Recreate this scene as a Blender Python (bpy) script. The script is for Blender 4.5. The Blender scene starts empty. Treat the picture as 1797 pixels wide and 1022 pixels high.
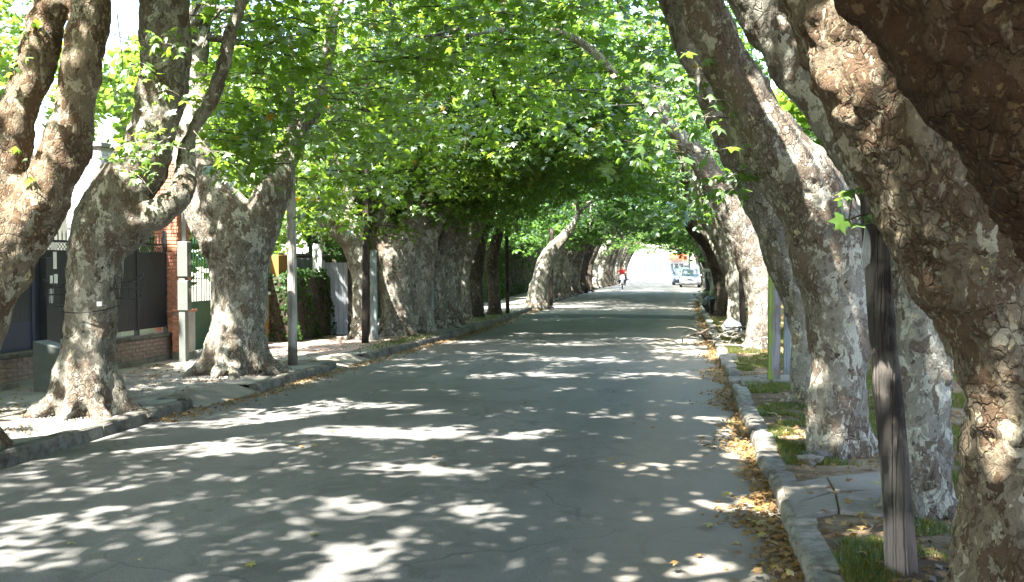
import bpy, bmesh, math, random
import numpy as np
from mathutils import Vector, Matrix

random.seed(7)
rng = np.random.default_rng(11)
sc = bpy.context.scene
COL = sc.collection
R_ = math.radians

# ------------------------------------------------------------------ camera
FPX, CX, CY, HOR = 1750.0, 898.5, 511.0, 463.0
CAM = Vector((0, 0, 1.9))
YAW, PITCH = R_(9.62), math.atan(48 / 1750)
cam_data = bpy.data.cameras.new('camera')
cam_data.sensor_width = 36
cam_data.lens = 36 * FPX / 1797
cam_data.clip_start, cam_data.clip_end = 0.1, 3000
cam = bpy.data.objects.new('camera', cam_data)
cam.location = CAM
cam.rotation_euler = (math.pi / 2 - PITCH, 0, YAW)
COL.objects.link(cam)
sc.camera = cam

# ------------------------------------------------------------------ light
SUN_EL = R_(57)
SUN_DIR = Vector((-0.42, -0.91, 0)).normalized()           # horizontal direction towards the sun
SUN_VEC = Vector((SUN_DIR.x * math.cos(SUN_EL), SUN_DIR.y * math.cos(SUN_EL), math.sin(SUN_EL)))
world = bpy.data.worlds.new('World')
sc.world = world
world.use_nodes = True
wn = world.node_tree
wn.nodes.clear()
sky = wn.nodes.new('ShaderNodeTexSky')
sky.sky_type = 'NISHITA'
sky.sun_disc = False
sky.sun_elevation = SUN_EL
sky.sun_rotation = math.atan2(SUN_DIR.x, SUN_DIR.y)
sky.dust_density = 2.0
bg = wn.nodes.new('ShaderNodeBackground')
bg.inputs['Strength'].default_value = 0.15
wo = wn.nodes.new('ShaderNodeOutputWorld')
wn.links.new(sky.outputs[0], bg.inputs[0])
wn.links.new(bg.outputs[0], wo.inputs[0])
sun_data = bpy.data.lights.new('sun', 'SUN')
sun_data.energy = 5.0
sun_data.angle = R_(0.75)
sun_data.color = (1.0, 0.95, 0.86)
sun = bpy.data.objects.new('sun', sun_data)
sun.rotation_euler = (-SUN_VEC).to_track_quat('-Z', 'Y').to_euler()
COL.objects.link(sun)
sc.view_settings.view_transform = 'Standard'
sc.view_settings.look = 'None'
sc.view_settings.gamma = 1
sc.view_settings.use_curve_mapping = False
sc.view_settings.exposure = 3.3
sc.cycles.use_denoising = True
sc.cycles.max_bounces = 9
sc.cycles.diffuse_bounces = 6
sc.cycles.transmission_bounces = 7
sc.cycles.sample_clamp_indirect = 8

# ------------------------------------------------------------------ geometry of the view: pixel of the photo -> point of the place
_f = Vector((-math.sin(YAW) * math.cos(PITCH), math.cos(YAW) * math.cos(PITCH), -math.sin(PITCH)))
_r = Vector((math.cos(YAW), math.sin(YAW), 0))
_u = _r.cross(_f)

def P(px, py, d):
    return CAM + _f * d + _r * ((px - CX) / FPX * d) - _u * ((py - CY) / FPX * d)

def G(px, py, z=0.0):
    v = _f + _r * ((px - CX) / FPX) - _u * ((py - CY) / FPX)
    return CAM + v * ((z - CAM.z) / v.z)

def depth(p):
    return (Vector(p) - CAM).dot(_f)

# ------------------------------------------------------------------ helpers
def tag(o, label=None, cat=None, group=None, kind=None):
    if label: o['label'] = label
    if cat: o['category'] = cat
    if group: o['group'] = group
    if kind: o['kind'] = kind
    return o

def thing(name, label, cat, loc=(0, 0, 0), group=None, rz=0.0):
    o = bpy.data.objects.new(name, None)
    o.empty_display_size = 0.2
    o.location = loc
    o.rotation_euler = (0, 0, rz)
    COL.objects.link(o)
    return tag(o, label, cat, group)

def link(name, me, parent=None, loc=None):
    o = bpy.data.objects.new(name, me)
    COL.objects.link(o)
    if parent is not None: o.parent = parent
    if loc is not None: o.location = loc
    return o

class MB:
    """collects shapes that become one mesh object"""
    def __init__(s):
        s.v, s.f, s.sm = [], [], []
    def add(s, vs, fs, smooth=False):
        k = len(s.v)
        s.v += [tuple(v) for v in vs]
        s.f += [tuple(i + k for i in f) for f in fs]
        s.sm += [smooth] * len(fs)
        return s
    def box(s, lo, hi, bev=0.0, M=None):
        x0, y0, z0 = lo; x1, y1, z1 = hi
        if bev <= 0:
            vs = [(x, y, z) for z in (z0, z1) for y in (y0, y1) for x in (x0, x1)]
            fs = [(0, 2, 3, 1), (4, 5, 7, 6), (0, 1, 5, 4), (2, 6, 7, 3), (0, 4, 6, 2), (1, 3, 7, 5)]
        else:
            b = bev
            vs = []
            for z, e in ((z0, b), (z0 + b, 0), (z1 - b, 0), (z1, b)):
                vs += [(x0 + e, y0 + e, z), (x1 - e, y0 + e, z), (x1 - e, y1 - e, z), (x0 + e, y1 - e, z)]
            fs = [(3, 2, 1, 0), (12, 13, 14, 15)]
            for l in range(3):
                for i in range(4):
                    j = (i + 1) % 4
                    fs.append((l * 4 + i, l * 4 + j, l * 4 + 4 + j, l * 4 + 4 + i))
        if M is not None: vs = [M @ Vector(v) for v in vs]
        return s.add(vs, fs)
    def tube(s, pts, rad, n=8, cap=True, smooth=True):
        pts = [Vector(p) for p in pts]
        if not hasattr(rad, '__len__'): rad = [rad] * len(pts)
        vs, fs = [], []
        ref = None
        for i, p in enumerate(pts):
            t = (pts[min(i + 1, len(pts) - 1)] - pts[max(i - 1, 0)])
            if t.length < 1e-9: t = Vector((0, 0, 1))
            t.normalize()
            if ref is None:
                ref = Vector((1, 0, 0)) if abs(t.x) < .8 else Vector((0, 1, 0))
            a = (ref - t * ref.dot(t)).normalized()
            ref = a
            b = t.cross(a)
            for k in range(n):
                w = 2 * math.pi * k / n
                vs.append(p + (a * math.cos(w) + b * math.sin(w)) * rad[i])
        for i in range(len(pts) - 1):
            for k in range(n):
                k2 = (k + 1) % n
                fs.append((i * n + k, i * n + k2, (i + 1) * n + k2, (i + 1) * n + k))
        if cap:
            fs.append(tuple(range(n - 1, -1, -1)))
            fs.append(tuple((len(pts) - 1) * n + k for k in range(n)))
        return s.add(vs, fs, smooth)
    def lathe(s, prof, c=(0, 0, 0), n=16, axis='z'):
        vs, fs = [], []
        for r, z in prof:
            for k in range(n):
                w = 2 * math.pi * k / n
                if axis == 'z': v = (c[0] + r * math.cos(w), c[1] + r * math.sin(w), c[2] + z)
                else: v = (c[0] + z, c[1] + r * math.cos(w), c[2] + r * math.sin(w))
                vs.append(v)
        for i in range(len(prof) - 1):
            for k in range(n):
                k2 = (k + 1) % n
                fs.append((i * n + k, i * n + k2, (i + 1) * n + k2, (i + 1) * n + k))
        fs.append(tuple(range(n - 1, -1, -1)))
        fs.append(tuple((len(prof) - 1) * n + k for k in range(n)))
        return s.add(vs, fs, True)
    def mesh(s, name, mat):
        me = bpy.data.meshes.new(name)
        me.from_pydata(s.v, [], s.f)
        me.polygons.foreach_set('use_smooth', s.sm)
        if mat: me.materials.append(mat)
        me.update()
        return me
    def build(s, name, mat, parent=None, loc=None):
        return link(name, s.mesh(name, mat), parent, loc)

def tri_mesh(name, V, T, mat, smooth=False):
    """numpy vertices (n,3) and triangles (m,3) to a mesh, quickly"""
    me = bpy.data.meshes.new(name)
    me.vertices.add(len(V)); me.vertices.foreach_set('co', np.ascontiguousarray(V, dtype=np.float32).ravel())
    me.loops.add(len(T) * 3); me.loops.foreach_set('vertex_index', np.ascontiguousarray(T, dtype=np.int32).ravel())
    me.polygons.add(len(T))
    me.polygons.foreach_set('loop_start', np.arange(0, len(T) * 3, 3, dtype=np.int32))
    if smooth: me.polygons.foreach_set('use_smooth', np.ones(len(T), dtype=bool))
    me.materials.append(mat)
    me.update(calc_edges=True)
    return me

# ------------------------------------------------------------------ materials
class N:
    def __init__(s, name):
        s.m = bpy.data.materials.new(name)
        s.m.use_nodes = True
        s.t = s.m.node_tree
        s.t.nodes.clear()
        s.out = s.t.nodes.new('ShaderNodeOutputMaterial')
    def n(s, typ, **kw):
        nd = s.t.nodes.new('ShaderNode' + typ)
        for k, v in kw.items():
            if k.startswith('i_'): 
                key = k[2:]
                key = int(key) if key.isdigit() else key.replace('_', ' ')
                s.set(nd, key, v)
            else: setattr(nd, k, v)
        return nd
    def set(s, nd, key, v):
        if isinstance(v, bpy.types.NodeSocket): s.t.links.new(v, nd.inputs[key])
        elif isinstance(v, bpy.types.Node): s.t.links.new(v.outputs[0], nd.inputs[key])
        else: nd.inputs[key].default_value = v
    def coord(s, scale=(1, 1, 1), world=False):
        if world:
            src = s.n('NewGeometry').outputs['Position']
        else:
            src = s.n('TexCoord').outputs['Object']
        mp = s.n('Mapping')
        s.set(mp, 'Vector', src)
        mp.inputs['Scale'].default_value = scale
        return mp.outputs[0]
    def noise(s, vec, scale, detail=4, rough=.55, dist=0.0):
        nd = s.n('TexNoise')
        s.set(nd, 'Vector', vec)
        nd.inputs['Scale'].default_value = scale
        nd.inputs['Detail'].default_value = detail
        nd.inputs['Roughness'].default_value = rough
        nd.inputs['Distortion'].default_value = dist
        return nd.outputs['Fac']
    def ramp(s, fac, stops, interp='LINEAR'):
        nd = s.n('ValToRGB')
        s.set(nd, 'Fac', fac)
        cr = nd.color_ramp
        cr.interpolation = interp
        while len(cr.elements) < len(stops): cr.elements.new(.5)
        for e, (p, c) in zip(cr.elements, stops):
            e.position = p
            e.color = (c[0], c[1], c[2], 1) if hasattr(c, '__len__') else (c, c, c, 1)
        return nd.outputs['Color']
    def mix(s, fac, a, b, mode='MIX'):
        nd = s.n('MixRGB', blend_type=mode)
        for k, v in ((0, fac), (1, a), (2, b)):
            if isinstance(v, tuple) and len(v) == 3: v = (*v, 1)
            s.set(nd, k, v)
        return nd.outputs[0]
    def math(s, op, a, b=0.0):
        nd = s.n('Math', operation=op)
        s.set(nd, 0, a); s.set(nd, 1, b)
        return nd.outputs[0]
    def bump(s, h, strength=.5, dist=.02, normal=None):
        nd = s.n('Bump')
        s.set(nd, 'Height', h)
        nd.inputs['Strength'].default_value = strength
        nd.inputs['Distance'].default_value = dist
        if normal is not None: s.set(nd, 'Normal', normal)
        return nd.outputs[0]
    def done(s, color, rough=.8, normal=None, metal=0.0, spec=.3, **kw):
        b = s.n('BsdfPrincipled')
        if isinstance(color, tuple) and len(color) == 3: color = (*color, 1)
        s.set(b, 'Base Color', color); s.set(b, 'Roughness', rough)
        s.set(b, 'Metallic', metal); s.set(b, 'Specular IOR Level', spec)
        for k, v in kw.items(): s.set(b, k.replace('_', ' '), v)
        if normal is not None: s.set(b, 'Normal', normal)
        s.t.links.new(b.outputs[0], s.out.inputs[0])
        return s.m

def bark(name, base, pale, brown, cream, scale=1.0, k_pale=.52, k_brown=.5, k_cream=.63):
    m = N(name)
    c = m.coord((1, 1, .62))
    big = m.noise(c, 1.3 * scale, 2)
    n1 = m.noise(c, 5.2 * scale, 3.5, .62, .35)
    n2 = m.noise(c, 7.5 * scale, 4, .6, .5)
    off = m.n('Mapping'); m.set(off, 'Vector', c); off.inputs['Location'].default_value = (7.3, 3.1, 5.2)
    n3 = m.noise(off.outputs[0], 6.0 * scale, 3.5, .6, .4)
    off2 = m.n('Mapping'); m.set(off2, 'Vector', c); off2.inputs['Location'].default_value = (-3.3, 8.1, 1.7)
    n4 = m.noise(off2.outputs[0], 9.5 * scale, 3, .6, .3)
    fine = m.noise(c, 55 * scale, 5, .7)
    col = m.mix(m.ramp(big, [(.35, 0), (.65, 1)]), base, tuple(x * .72 for x in base))
    s_ = .012
    p1 = m.ramp(n1, [(k_pale, 0), (k_pale + s_, 1)])
    col = m.mix(p1, col, pale)
    p2 = m.ramp(m.math('ADD', n3, m.math('MULTIPLY', m.math('SUBTRACT', big, .5), .5)), [(k_brown, 0), (k_brown + s_, 1)])
    col = m.mix(p2, col, brown)
    p3 = m.ramp(n2, [(k_cream, 0), (k_cream + s_, 1)])
    col = m.mix(p3, col, cream)
    p4 = m.ramp(n4, [(.66, 0), (.67, 1)])
    col = m.mix(p4, col, tuple(x * .55 for x in brown))
    # small second generation of flakes
    off3 = m.n('Mapping'); m.set(off3, 'Vector', c); off3.inputs['Location'].default_value = (1.1, -6.2, 9.4)
    n5 = m.noise(off3.outputs[0], 17 * scale, 3, .6, .5)
    q1 = m.ramp(n5, [(.60, 0), (.615, 1)])
    col = m.mix(m.math('MULTIPLY', q1, .55), col, m.mix(p2, tuple(x * .6 for x in brown), pale))
    q2 = m.ramp(n5, [(.36, 1), (.375, 0)])
    col = m.mix(m.math('MULTIPLY', q2, .45), col, m.mix(p1, cream, tuple(x * .7 for x in base)))
    # scaly, cracked zones on the dark plates
    wv = m.n('MixRGB', blend_type='ADD'); m.set(wv, 0, .12); m.set(wv, 1, c); m.set(wv, 2, m.n('TexNoise', i_Vector=c, i_Scale=9.0).outputs['Color'])
    vo = m.n('TexVoronoi', feature='DISTANCE_TO_EDGE'); m.set(vo, 'Vector', wv.outputs[0]); vo.inputs['Scale'].default_value = 15 * scale
    cr_ = m.ramp(vo.outputs['Distance'], [(0, 0), (.10, 1)])
    zone = m.ramp(m.noise(c, 2.1, 3), [(.48, 0), (.58, 1)])
    crk = m.mix(zone, (1, 1, 1), cr_)
    col = m.mix(.4, col, m.mix(crk, (.25, .22, .2), (1, 1, 1)), 'MULTIPLY')
    tint = m.n('ObjectInfo')
    col = m.mix(.75, col, m.ramp(tint.outputs['Random'], [(0, (.78, .76, .72)), (.5, (1, .97, .93)), (1, (.86, .9, .86))]), 'MULTIPLY')
    col = m.mix(.45, col, m.ramp(fine, [(.3, .45), (.6, 1.15)]), 'MULTIPLY')
    # moss and dirt towards the foot
    h = m.math('ADD', m.math('MULTIPLY', p1, -.35), m.math('MULTIPLY', p2, .7))
    h = m.math('ADD', h, m.math('MULTIPLY', p3, -.5))
    h = m.math('ADD', h, m.math('MULTIPLY', m.noise(c, 20 * scale, 6, .72), 1.8))
    h = m.math('ADD', h, m.math('MULTIPLY', crk, .7))
    h = m.math('ADD', h, m.math('MULTIPLY', q1, -.35))
    nb = m.bump(h, 1.0, .026)
    return m.done(col, .88, nb, spec=.2)

M = {}
M['bark_warm'] = bark('bark_warm', (.195, .160, .115), (.36, .33, .255), (.110, .074, .047), (.46, .41, .25), 1.15, .55, .50, .66)
M['bark_deep'] = bark('bark_deep', (.12, .075, .043), (.19, .145, .10), (.065, .034, .017), (.27, .19, .09), 1.5, .61, .46, .68)
M['bark_grey'] = bark('bark_grey', (.225, .215, .185), (.37, .37, .32), (.135, .110, .087), (.43, .42, .30), 1.15, .53, .53, .665)
M['bark_pale'] = bark('bark_pale', (.24, .23, .20), (.36, .355, .31), (.15, .13, .10), (.43, .40, .28), 1.2, .52, .56, .65)
M['bark_dark'] = bark('bark_dark', (.09, .075, .06), (.17, .15, .125), (.05, .037, .028), (.2, .18, .13), 1.6, .57, .5, .68)

def leafmat(name, dif, tra, warm=.0, dif2=None, tra2=None, gloss=.12):
    m = N(name)
    geo = m.n('NewGeometry')
    rnd = geo.outputs['Random Per Island']
    pos = m.coord((1, 1, 1), world=True)
    cl = m.noise(pos, .8, 2)
    d2 = dif2 or tuple(x * 1.5 for x in dif)
    t2 = tra2 or tuple(x * 1.35 for x in tra)
    f = m.math('ADD', m.math('MULTIPLY', rnd, .7), m.math('MULTIPLY', m.math('SUBTRACT', cl, .5), 1.2))
    dc = m.mix(m.ramp(f, [(.1, 0), (.8, 1)]), dif, d2)
    tc = m.mix(m.ramp(f, [(.1, 0), (.8, 1)]), tra, t2)
    if warm > 0:
        k = m.ramp(rnd, [(1 - warm, 0), (1 - warm + .005, 1)])
        dc = m.mix(k, dc, (.20, .12, .02))
        tc = m.mix(k, tc, (.50, .30, .03))
    a = m.n('BsdfDiffuse'); m.set(a, 'Color', dc)
    b = m.n('BsdfTranslucent'); m.set(b, 'Color', tc)
    g = m.n('BsdfGlossy'); m.set(g, 'Color', (.85, .92, 1, 1)); m.set(g, 'Roughness', .42)
    mx = m.n('MixShader'); m.set(mx, 0, .5); m.set(mx, 1, a); m.set(mx, 2, b)
    lw = m.n('LayerWeight'); lw.inputs['Blend'].default_value = .35
    fr = m.math('MULTIPLY', lw.outputs['Fresnel'], gloss)
    m2 = m.n('MixShader'); m.set(m2, 0, fr); m.set(m2, 1, mx); m.set(m2, 2, g)
    m.t.links.new(m2.outputs[0], m.out.inputs[0])
    return m.m

M['leaf'] = leafmat('leaf_green', (.048, .092, .020), (.175, .31, .035), .008)
M['leaf_left'] = leafmat('leaf_fresh', (.060, .105, .018), (.25, .39, .040), .015)
M['leaf_far'] = leafmat('leaf_deep', (.040, .082, .022), (.15, .29, .045), .004)
M['hedge'] = leafmat('hedge_leaf', (.030, .060, .016), (.07, .16, .03), 0)
M['grass'] = leafmat('grass_blade', (.060, .085, .026), (.13, .19, .04), .14)
M['dryleaf'] = leafmat('dry_leaf', (.22, .13, .055), (.18, .10, .03), 0, (.36, .25, .11), (.30, .2, .07), .05)
M['yelleaf'] = leafmat('yellowing_leaf', (.28, .24, .05), (.3, .26, .05), 0)

def asphalt():
    m = N('asphalt')
    p = m.coord(world=True)
    stretch = m.coord((1, .12, 1), world=True)
    big = m.noise(p, .35, 4)
    streak = m.noise(stretch, 1.1, 4)
    grain = m.noise(p, 140, 3, .8)
    fine = m.noise(p, 30, 3, .7)
    col = m.ramp(big, [(.3, (.104, .102, .098)), (.7, (.145, .142, .135))])
    col = m.mix(.5, col, m.ramp(streak, [(.35, .72), (.65, 1.15)]), 'MULTIPLY')
    col = m.mix(.9, col, m.ramp(grain, [(.3, .45), (.7, 1.6)]), 'MULTIPLY')
    # cracks
    w = m.n('TexNoise'); m.set(w, 'Vector', p); w.inputs['Scale'].default_value = 1.7; w.inputs['Detail'].default_value = 5
    wp = m.n('MixRGB', blend_type='ADD'); m.set(wp, 0, .55); m.set(wp, 1, p); m.set(wp, 2, w.outputs['Color'])
    v = m.n('TexVoronoi', feature='DISTANCE_TO_EDGE'); m.set(v, 'Vector', wp.outputs[0]); v.inputs['Scale'].default_value = .42
    crack = m.ramp(v.outputs['Distance'], [(.0, 1), (.007, 0)])
    mask = m.ramp(m.noise(p, .22, 2), [(.44, 0), (.5, 1)])
    col = m.mix(.5, col, m.ramp(m.noise(p, 1.6, 5, .7, 1.0), [(.38, .55), (.48, 1.08), (.62, .85)]), 'MULTIPLY')
    col = m.mix(m.math('MULTIPLY', m.math('MULTIPLY', crack, mask), .5), col, (.03, .03, .03))
    # dusty edge next to the gutters
    sep = m.n('SeparateXYZ'); m.set(sep, 0, m.n('NewGeometry').outputs['Position'])
    e = m.ramp(m.math('ADD', m.math('ADD', sep.outputs['X'], 1.0), m.math('MULTIPLY', m.noise(p, 2.2, 4), .6)), [(.45, 0), (1.45, 1)])
    col = m.mix(m.math('MULTIPLY', e, .55), col, (.21, .185, .15))
    nb = m.bump(m.math('ADD', grain, m.math('MULTIPLY', fine, .5)), .35, .004)
    return m.done(col, .82, nb, spec=.25)
M['asphalt'] = asphalt()

def mottled(name, a, b, scale=3.0, rough=.85, grain=60, gk=.35, bump=.4, dist=.006, spec=.25, stain=None, sx=(1, 1, 1), world=False):
    m = N(name)
    p = m.coord(sx, world=world)
    col = m.ramp(m.noise(p, scale, 5, .6), [(.33, a), (.67, b)])
    g = m.noise(p, grain, 4, .7)
    col = m.mix(gk, col, m.ramp(g, [(.3, .5), (.7, 1.4)]), 'MULTIPLY')
    if stain:
        col = m.mix(m.ramp(m.noise(p, scale * .6, 5, .65, .6), [(.52, 0), (.62, 1)]), col, stain)
    if name.endswith('kerb_concrete'):
        col = m.mix(.8, col, m.ramp(m.n('ObjectInfo').outputs['Random'], [(0, (.68, .67, .64)), (1, (1.2, 1.18, 1.12))]), 'MULTIPLY')
        col = m.mix(.8, col, m.ramp(m.noise(p, 9, 5, .7), [(.42, (.5, .47, .42)), (.55, (1, 1, 1))]), 'MULTIPLY')
    return m.done(col, rough, m.bump(g, bump, dist), spec=spec)
M['concrete'] = mottled('kerb_concrete', (.16, .155, .14), (.24, .23, .21), 2.2, stain=(.11, .10, .09), bump=.5, world=True)
M['concrete_dark'] = mottled('old_kerb_concrete', (.10, .097, .092), (.17, .163, .152), 2.0, stain=(.065, .06, .056), bump=.6, world=True)
M['pavement'] = mottled('pavement_concrete', (.17, .163, .15), (.26, .25, .225), 1.3, stain=(.11, .095, .078), grain=35, bump=.8, dist=.01, world=True)
M['slab'] = mottled('slab_concrete', (.135, .125, .108), (.20, .185, .16), 1.7, stain=(.085, .072, .055), grain=45, bump=.5, world=True)
M['tile'] = mottled('pink_tile', (.26, .19, .17), (.36, .28, .25), 2.4, stain=(.2, .16, .14), world=True)
M['soil'] = mottled('soil', (.085, .060, .040), (.17, .13, .085), 2.6, .95, 28, .5, 1.0, .02, .1, stain=(.20, .165, .115), world=True)
M['ground'] = mottled('ground', (.10, .09, .06), (.2, .18, .13), .6, .95, 9, .4, .6, .02, .1, world=True)
M['steel_dark'] = mottled('painted_dark_steel', (.018, .020, .027), (.030, .033, .042), 1.4, .5, 40, .15, .1, .002, .4)
M['gate_navy'] = mottled('navy_gate_sheet', (.026, .030, .060), (.042, .047, .08), 1.0, .5, 30, .15, .15, .003, .35)
M['steel_green'] = mottled('green_painted_steel', (.012, .055, .034), (.02, .08, .048), 1.8, .5, 40, .2, .1, .002, .4)
M['galv'] = mottled('galvanised_grey', (.30, .32, .33), (.42, .44, .45), 3, .5, 30, .2, .1, .002, .4)
M['grey_box'] = mottled('grey_cabinet_paint', (.085, .095, .088), (.12, .13, .12), 2, .6, 30, .2, .1, .002)
M['white_paint'] = mottled('white_render', (.62, .62, .60), (.74, .74, .72), 1.4, .8, 30, .2, .3, .004)
M['cream_paint'] = mottled('cream_render', (.5, .47, .40), (.6, .57, .5), 1.2, .8, 25, .2, .3, .004, stain=(.42, .38, .32))
M['brick_red'] = mottled('red_brick', (.28, .115, .075), (.40, .19, .125), 6, .9, 60, .4, .6, .004)
M['brick_brown'] = mottled('brown_brick', (.17, .12, .10), (.26, .195, .165), 6, .9, 60, .4, .6, .004)
M['brick_white'] = mottled('whitewashed_brick', (.42, .41, .42), (.56, .55, .56), 4, .85, 50, .3, .5, .004)
M['mortar'] = mottled('mortar', (.22, .20, .18), (.3, .28, .25), 5, .95, 60, .4, .6, .004)
M['orange_wall'] = mottled('orange_plaster', (.20, .095, .03), (.27, .135, .042), 2, .85, 40, .3, .3, .004, stain=(.18, .10, .045))
M['teal'] = mottled('teal_paint', (.07, .24, .21), (.11, .32, .28), 2, .6, 40, .2, .2, .003)
M['zinc'] = mottled('rusty_zinc_sheet', (.16, .175, .19), (.26, .28, .31), 1.6, .6, 40, .3, .2, .003, stain=(.19, .15, .12), sx=(1, 1, .3))
M['glass'] = N('window_glass').done((.05, .065, .07), .08, spec=.8)
M['rubber'] = N('rubber').done((.022, .022, .024), .75)
M['black_plastic'] = mottled('black_bag_plastic', (.015, .015, .018), (.03, .03, .034), 4, .3, 20, .2, .5, .01, .5)
M['chrome'] = N('bright_metal').done((.6, .6, .6), .25, metal=.9)
M['cable'] = N('black_cable').done((.02, .02, .02), .6)
M['lamp_glass'] = N('headlamp_glass').done((.75, .78, .8), .12, spec=.8)
M['red_paint'] = mottled('red_awning', (.42, .035, .02), (.5, .06, .03), 2, .7, 30, .2)

def wood(name, a, b, dark, foot=None, moss=None):
    m = N(name)
    c = m.coord((14, 14, .55))
    g = m.noise(c, 1.6, 6, .65, .3)
    col = m.ramp(g, [(.3, a), (.7, b)])
    c2 = m.coord((1, 1, .5))
    big = m.noise(c2, 4.5, 4, .6)
    col = m.mix(m.ramp(big, [(.46, 0), (.54, 1)]), col, dark)
    if moss:
        sx = m.n('SeparateXYZ'); m.set(sx, 0, m.n('TexCoord').outputs['Object'])
        k = m.ramp(m.math('ADD', m.math('MULTIPLY', sx.outputs['X'], -5), m.noise(c2, 6, 4)), [(.5, 0), (.75, 1)])
        col = m.mix(m.math('MULTIPLY', k, .85), col, moss)
    if foot:
        sz = m.n('SeparateXYZ'); m.set(sz, 0, m.n('TexCoord').outputs['Object'])
        k = m.ramp(m.math('ADD', sz.outputs['Z'], m.math('MULTIPLY', m.noise(c2, 5, 3), .3)), [(.42, 1), (.50, 0)])
        col = m.mix(m.math('MULTIPLY', k, .8), col, foot)
    return m.done(col, .85, m.bump(m.math('ADD', g, m.math('MULTIPLY', m.ramp(m.noise(c, .9, 3), [(.44, 0), (.5, 1), (.56, 0)]), -.8)), 1.0, .012), spec=.15)
M['wood_pole'] = wood('weathered_pole', (.072, .064, .057), (.135, .122, .108), (.034, .030, .028), foot=(.24, .20, .18))
M['wood_dark'] = wood('dark_pole', (.035, .028, .024), (.075, .06, .05), (.025, .02, .02))
M['pole_pale'] = wood('pale_pole', (.27, .26, .235), (.38, .365, .33), (.23, .22, .2), foot=(.11, .10, .085))
M['post_moss'] = wood('mossy_post', (.15, .145, .15), (.23, .22, .23), (.13, .12, .12), moss=(.16, .23, .03))
M['post_blue'] = wood('bluish_post', (.16, .185, .19), (.25, .28, .285), (.14, .16, .16))
M['litter'] = M['dryleaf']

# ------------------------------------------------------------------ plane trees
def catmull(pts, k=5):
    pts = [np.array(p, float) for p in pts]
    if len(pts) < 3: return [tuple(pts[0] + (pts[-1] - pts[0]) * i / k) for i in range(k + 1)]
    out = []
    ext = [2 * pts[0] - pts[1]] + pts + [2 * pts[-1] - pts[-2]]
    for i in range(1, len(ext) - 2):
        p0, p1, p2, p3 = ext[i - 1:i + 3]
        for j in range(k):
            t = j / k
            out.append(.5 * ((2 * p1) + (-p0 + p2) * t + (2 * p0 - 5 * p1 + 4 * p2 - p3) * t * t + (-p0 + 3 * p1 - 3 * p2 + p3) * t ** 3))
    out.append(pts[-1])
    return [tuple(p) for p in out]

_tex = {}
def clouds(size, depth_=2):
    key = (size, depth_)
    if key not in _tex:
        t = bpy.data.textures.new('bark_relief', 'CLOUDS')
        t.noise_scale = size; t.noise_depth = depth_
        _tex[key] = t
    return _tex[key]

def trunk_mesh(name, limbs, mat, voxel, lumps=((.5, .10), (.13, .035)), flare=None, smooth=6):
    """limbs: polylines of (x, y, z, r) in the tree's own space, fused into one skin"""
    mb = MB()
    for L in limbs:
        L = catmull(L, 5)
        mb.tube([p[:3] for p in L], [max(p[3], .01) for p in L], n=14)
    if flare:
        R0, k, reach = flare
        a0 = random.random() * 6
        for i in range(k):
            a = a0 + 2 * math.pi * i / k + random.uniform(-.25, .25)
            q = reach * random.uniform(.75, 1.2)
            pts = []
            for t, zz, rr in ((.35, 1.0, .34), (.62, .50, .30), (.92, .2, .22), (1.25 * q, .05, .17), (1.6 * q, -.04, .10)):
                pts.append((math.cos(a) * R0 * t, math.sin(a) * R0 * t, zz * R0 * 2.1, rr * R0 * random.uniform(.85, 1.15)))
            pts = catmull(pts, 4)
            mb.tube([p[:3] for p in pts], [p[3] for p in pts], n=10)
    me = mb.mesh(name, mat)
    o = link('tmp', me)
    r = o.modifiers.new('r', 'REMESH'); r.mode = 'VOXEL'; r.voxel_size = voxel
    s = o.modifiers.new('s', 'SMOOTH'); s.factor = .6; s.iterations = smooth
    for size, st in lumps:
        d = o.modifiers.new('d', 'DISPLACE'); d.texture = clouds(size); d.strength = st; d.mid_level = .5
    dg = bpy.context.evaluated_depsgraph_get()
    out = bpy.data.meshes.new_from_object(o.evaluated_get(dg))
    out.name = name
    out.polygons.foreach_set('use_smooth', np.ones(len(out.polygons), dtype=bool))
    out.materials.clear(); out.materials.append(mat)
    bpy.data.objects.remove(o); bpy.data.meshes.remove(me)
    return out

# --- leaves
def _fan(polar, tilt=.22, fold=.12):
    vs = [(0, .12, .0)]
    for a, r in polar:
        a = R_(a)
        x, y = math.sin(a) * r, math.cos(a) * r
        vs.append((x, y, -tilt * r * r - fold * abs(x) + .0))
    n = len(polar)
    return np.array(vs), np.array([(0, 1 + i, 1 + (i + 1) % n) for i in range(n)])
_half = [(0, 1.0), (17, .62), (24, .60), (47, .95), (66, .52), (76, .50), (104, .74), (150, .36)]
LEAF_HI = _fan([(a, r) for a, r in _half] + [(180, .12)] + [(-a, r) for a, r in _half[:0:-1]])
_half = [(0, 1.0), (25, .50), (50, .95), (78, .45), (112, .72)]
LEAF_MID = _fan([(a, r) for a, r in _half] + [(180, .2)] + [(-a, r) for a, r in _half[:0:-1]])
_half = [(0, 1.0), (28, .5), (62, .95)]
LEAF_LOW = _fan([(a, r) for a, r in _half] + [(180, .35)] + [(-a, r) for a, r in _half[:0:-1]])
LEAF_MIN = (np.array([(0, -.5, 0), (.8, .1, -.2), (0, 1.0, -.12), (-.8, .1, -.2)]), np.array([(0, 1, 2), (0, 2, 3)]))

def norm(a): return a / (np.linalg.norm(a, axis=1, keepdims=True) + 1e-9)

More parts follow.
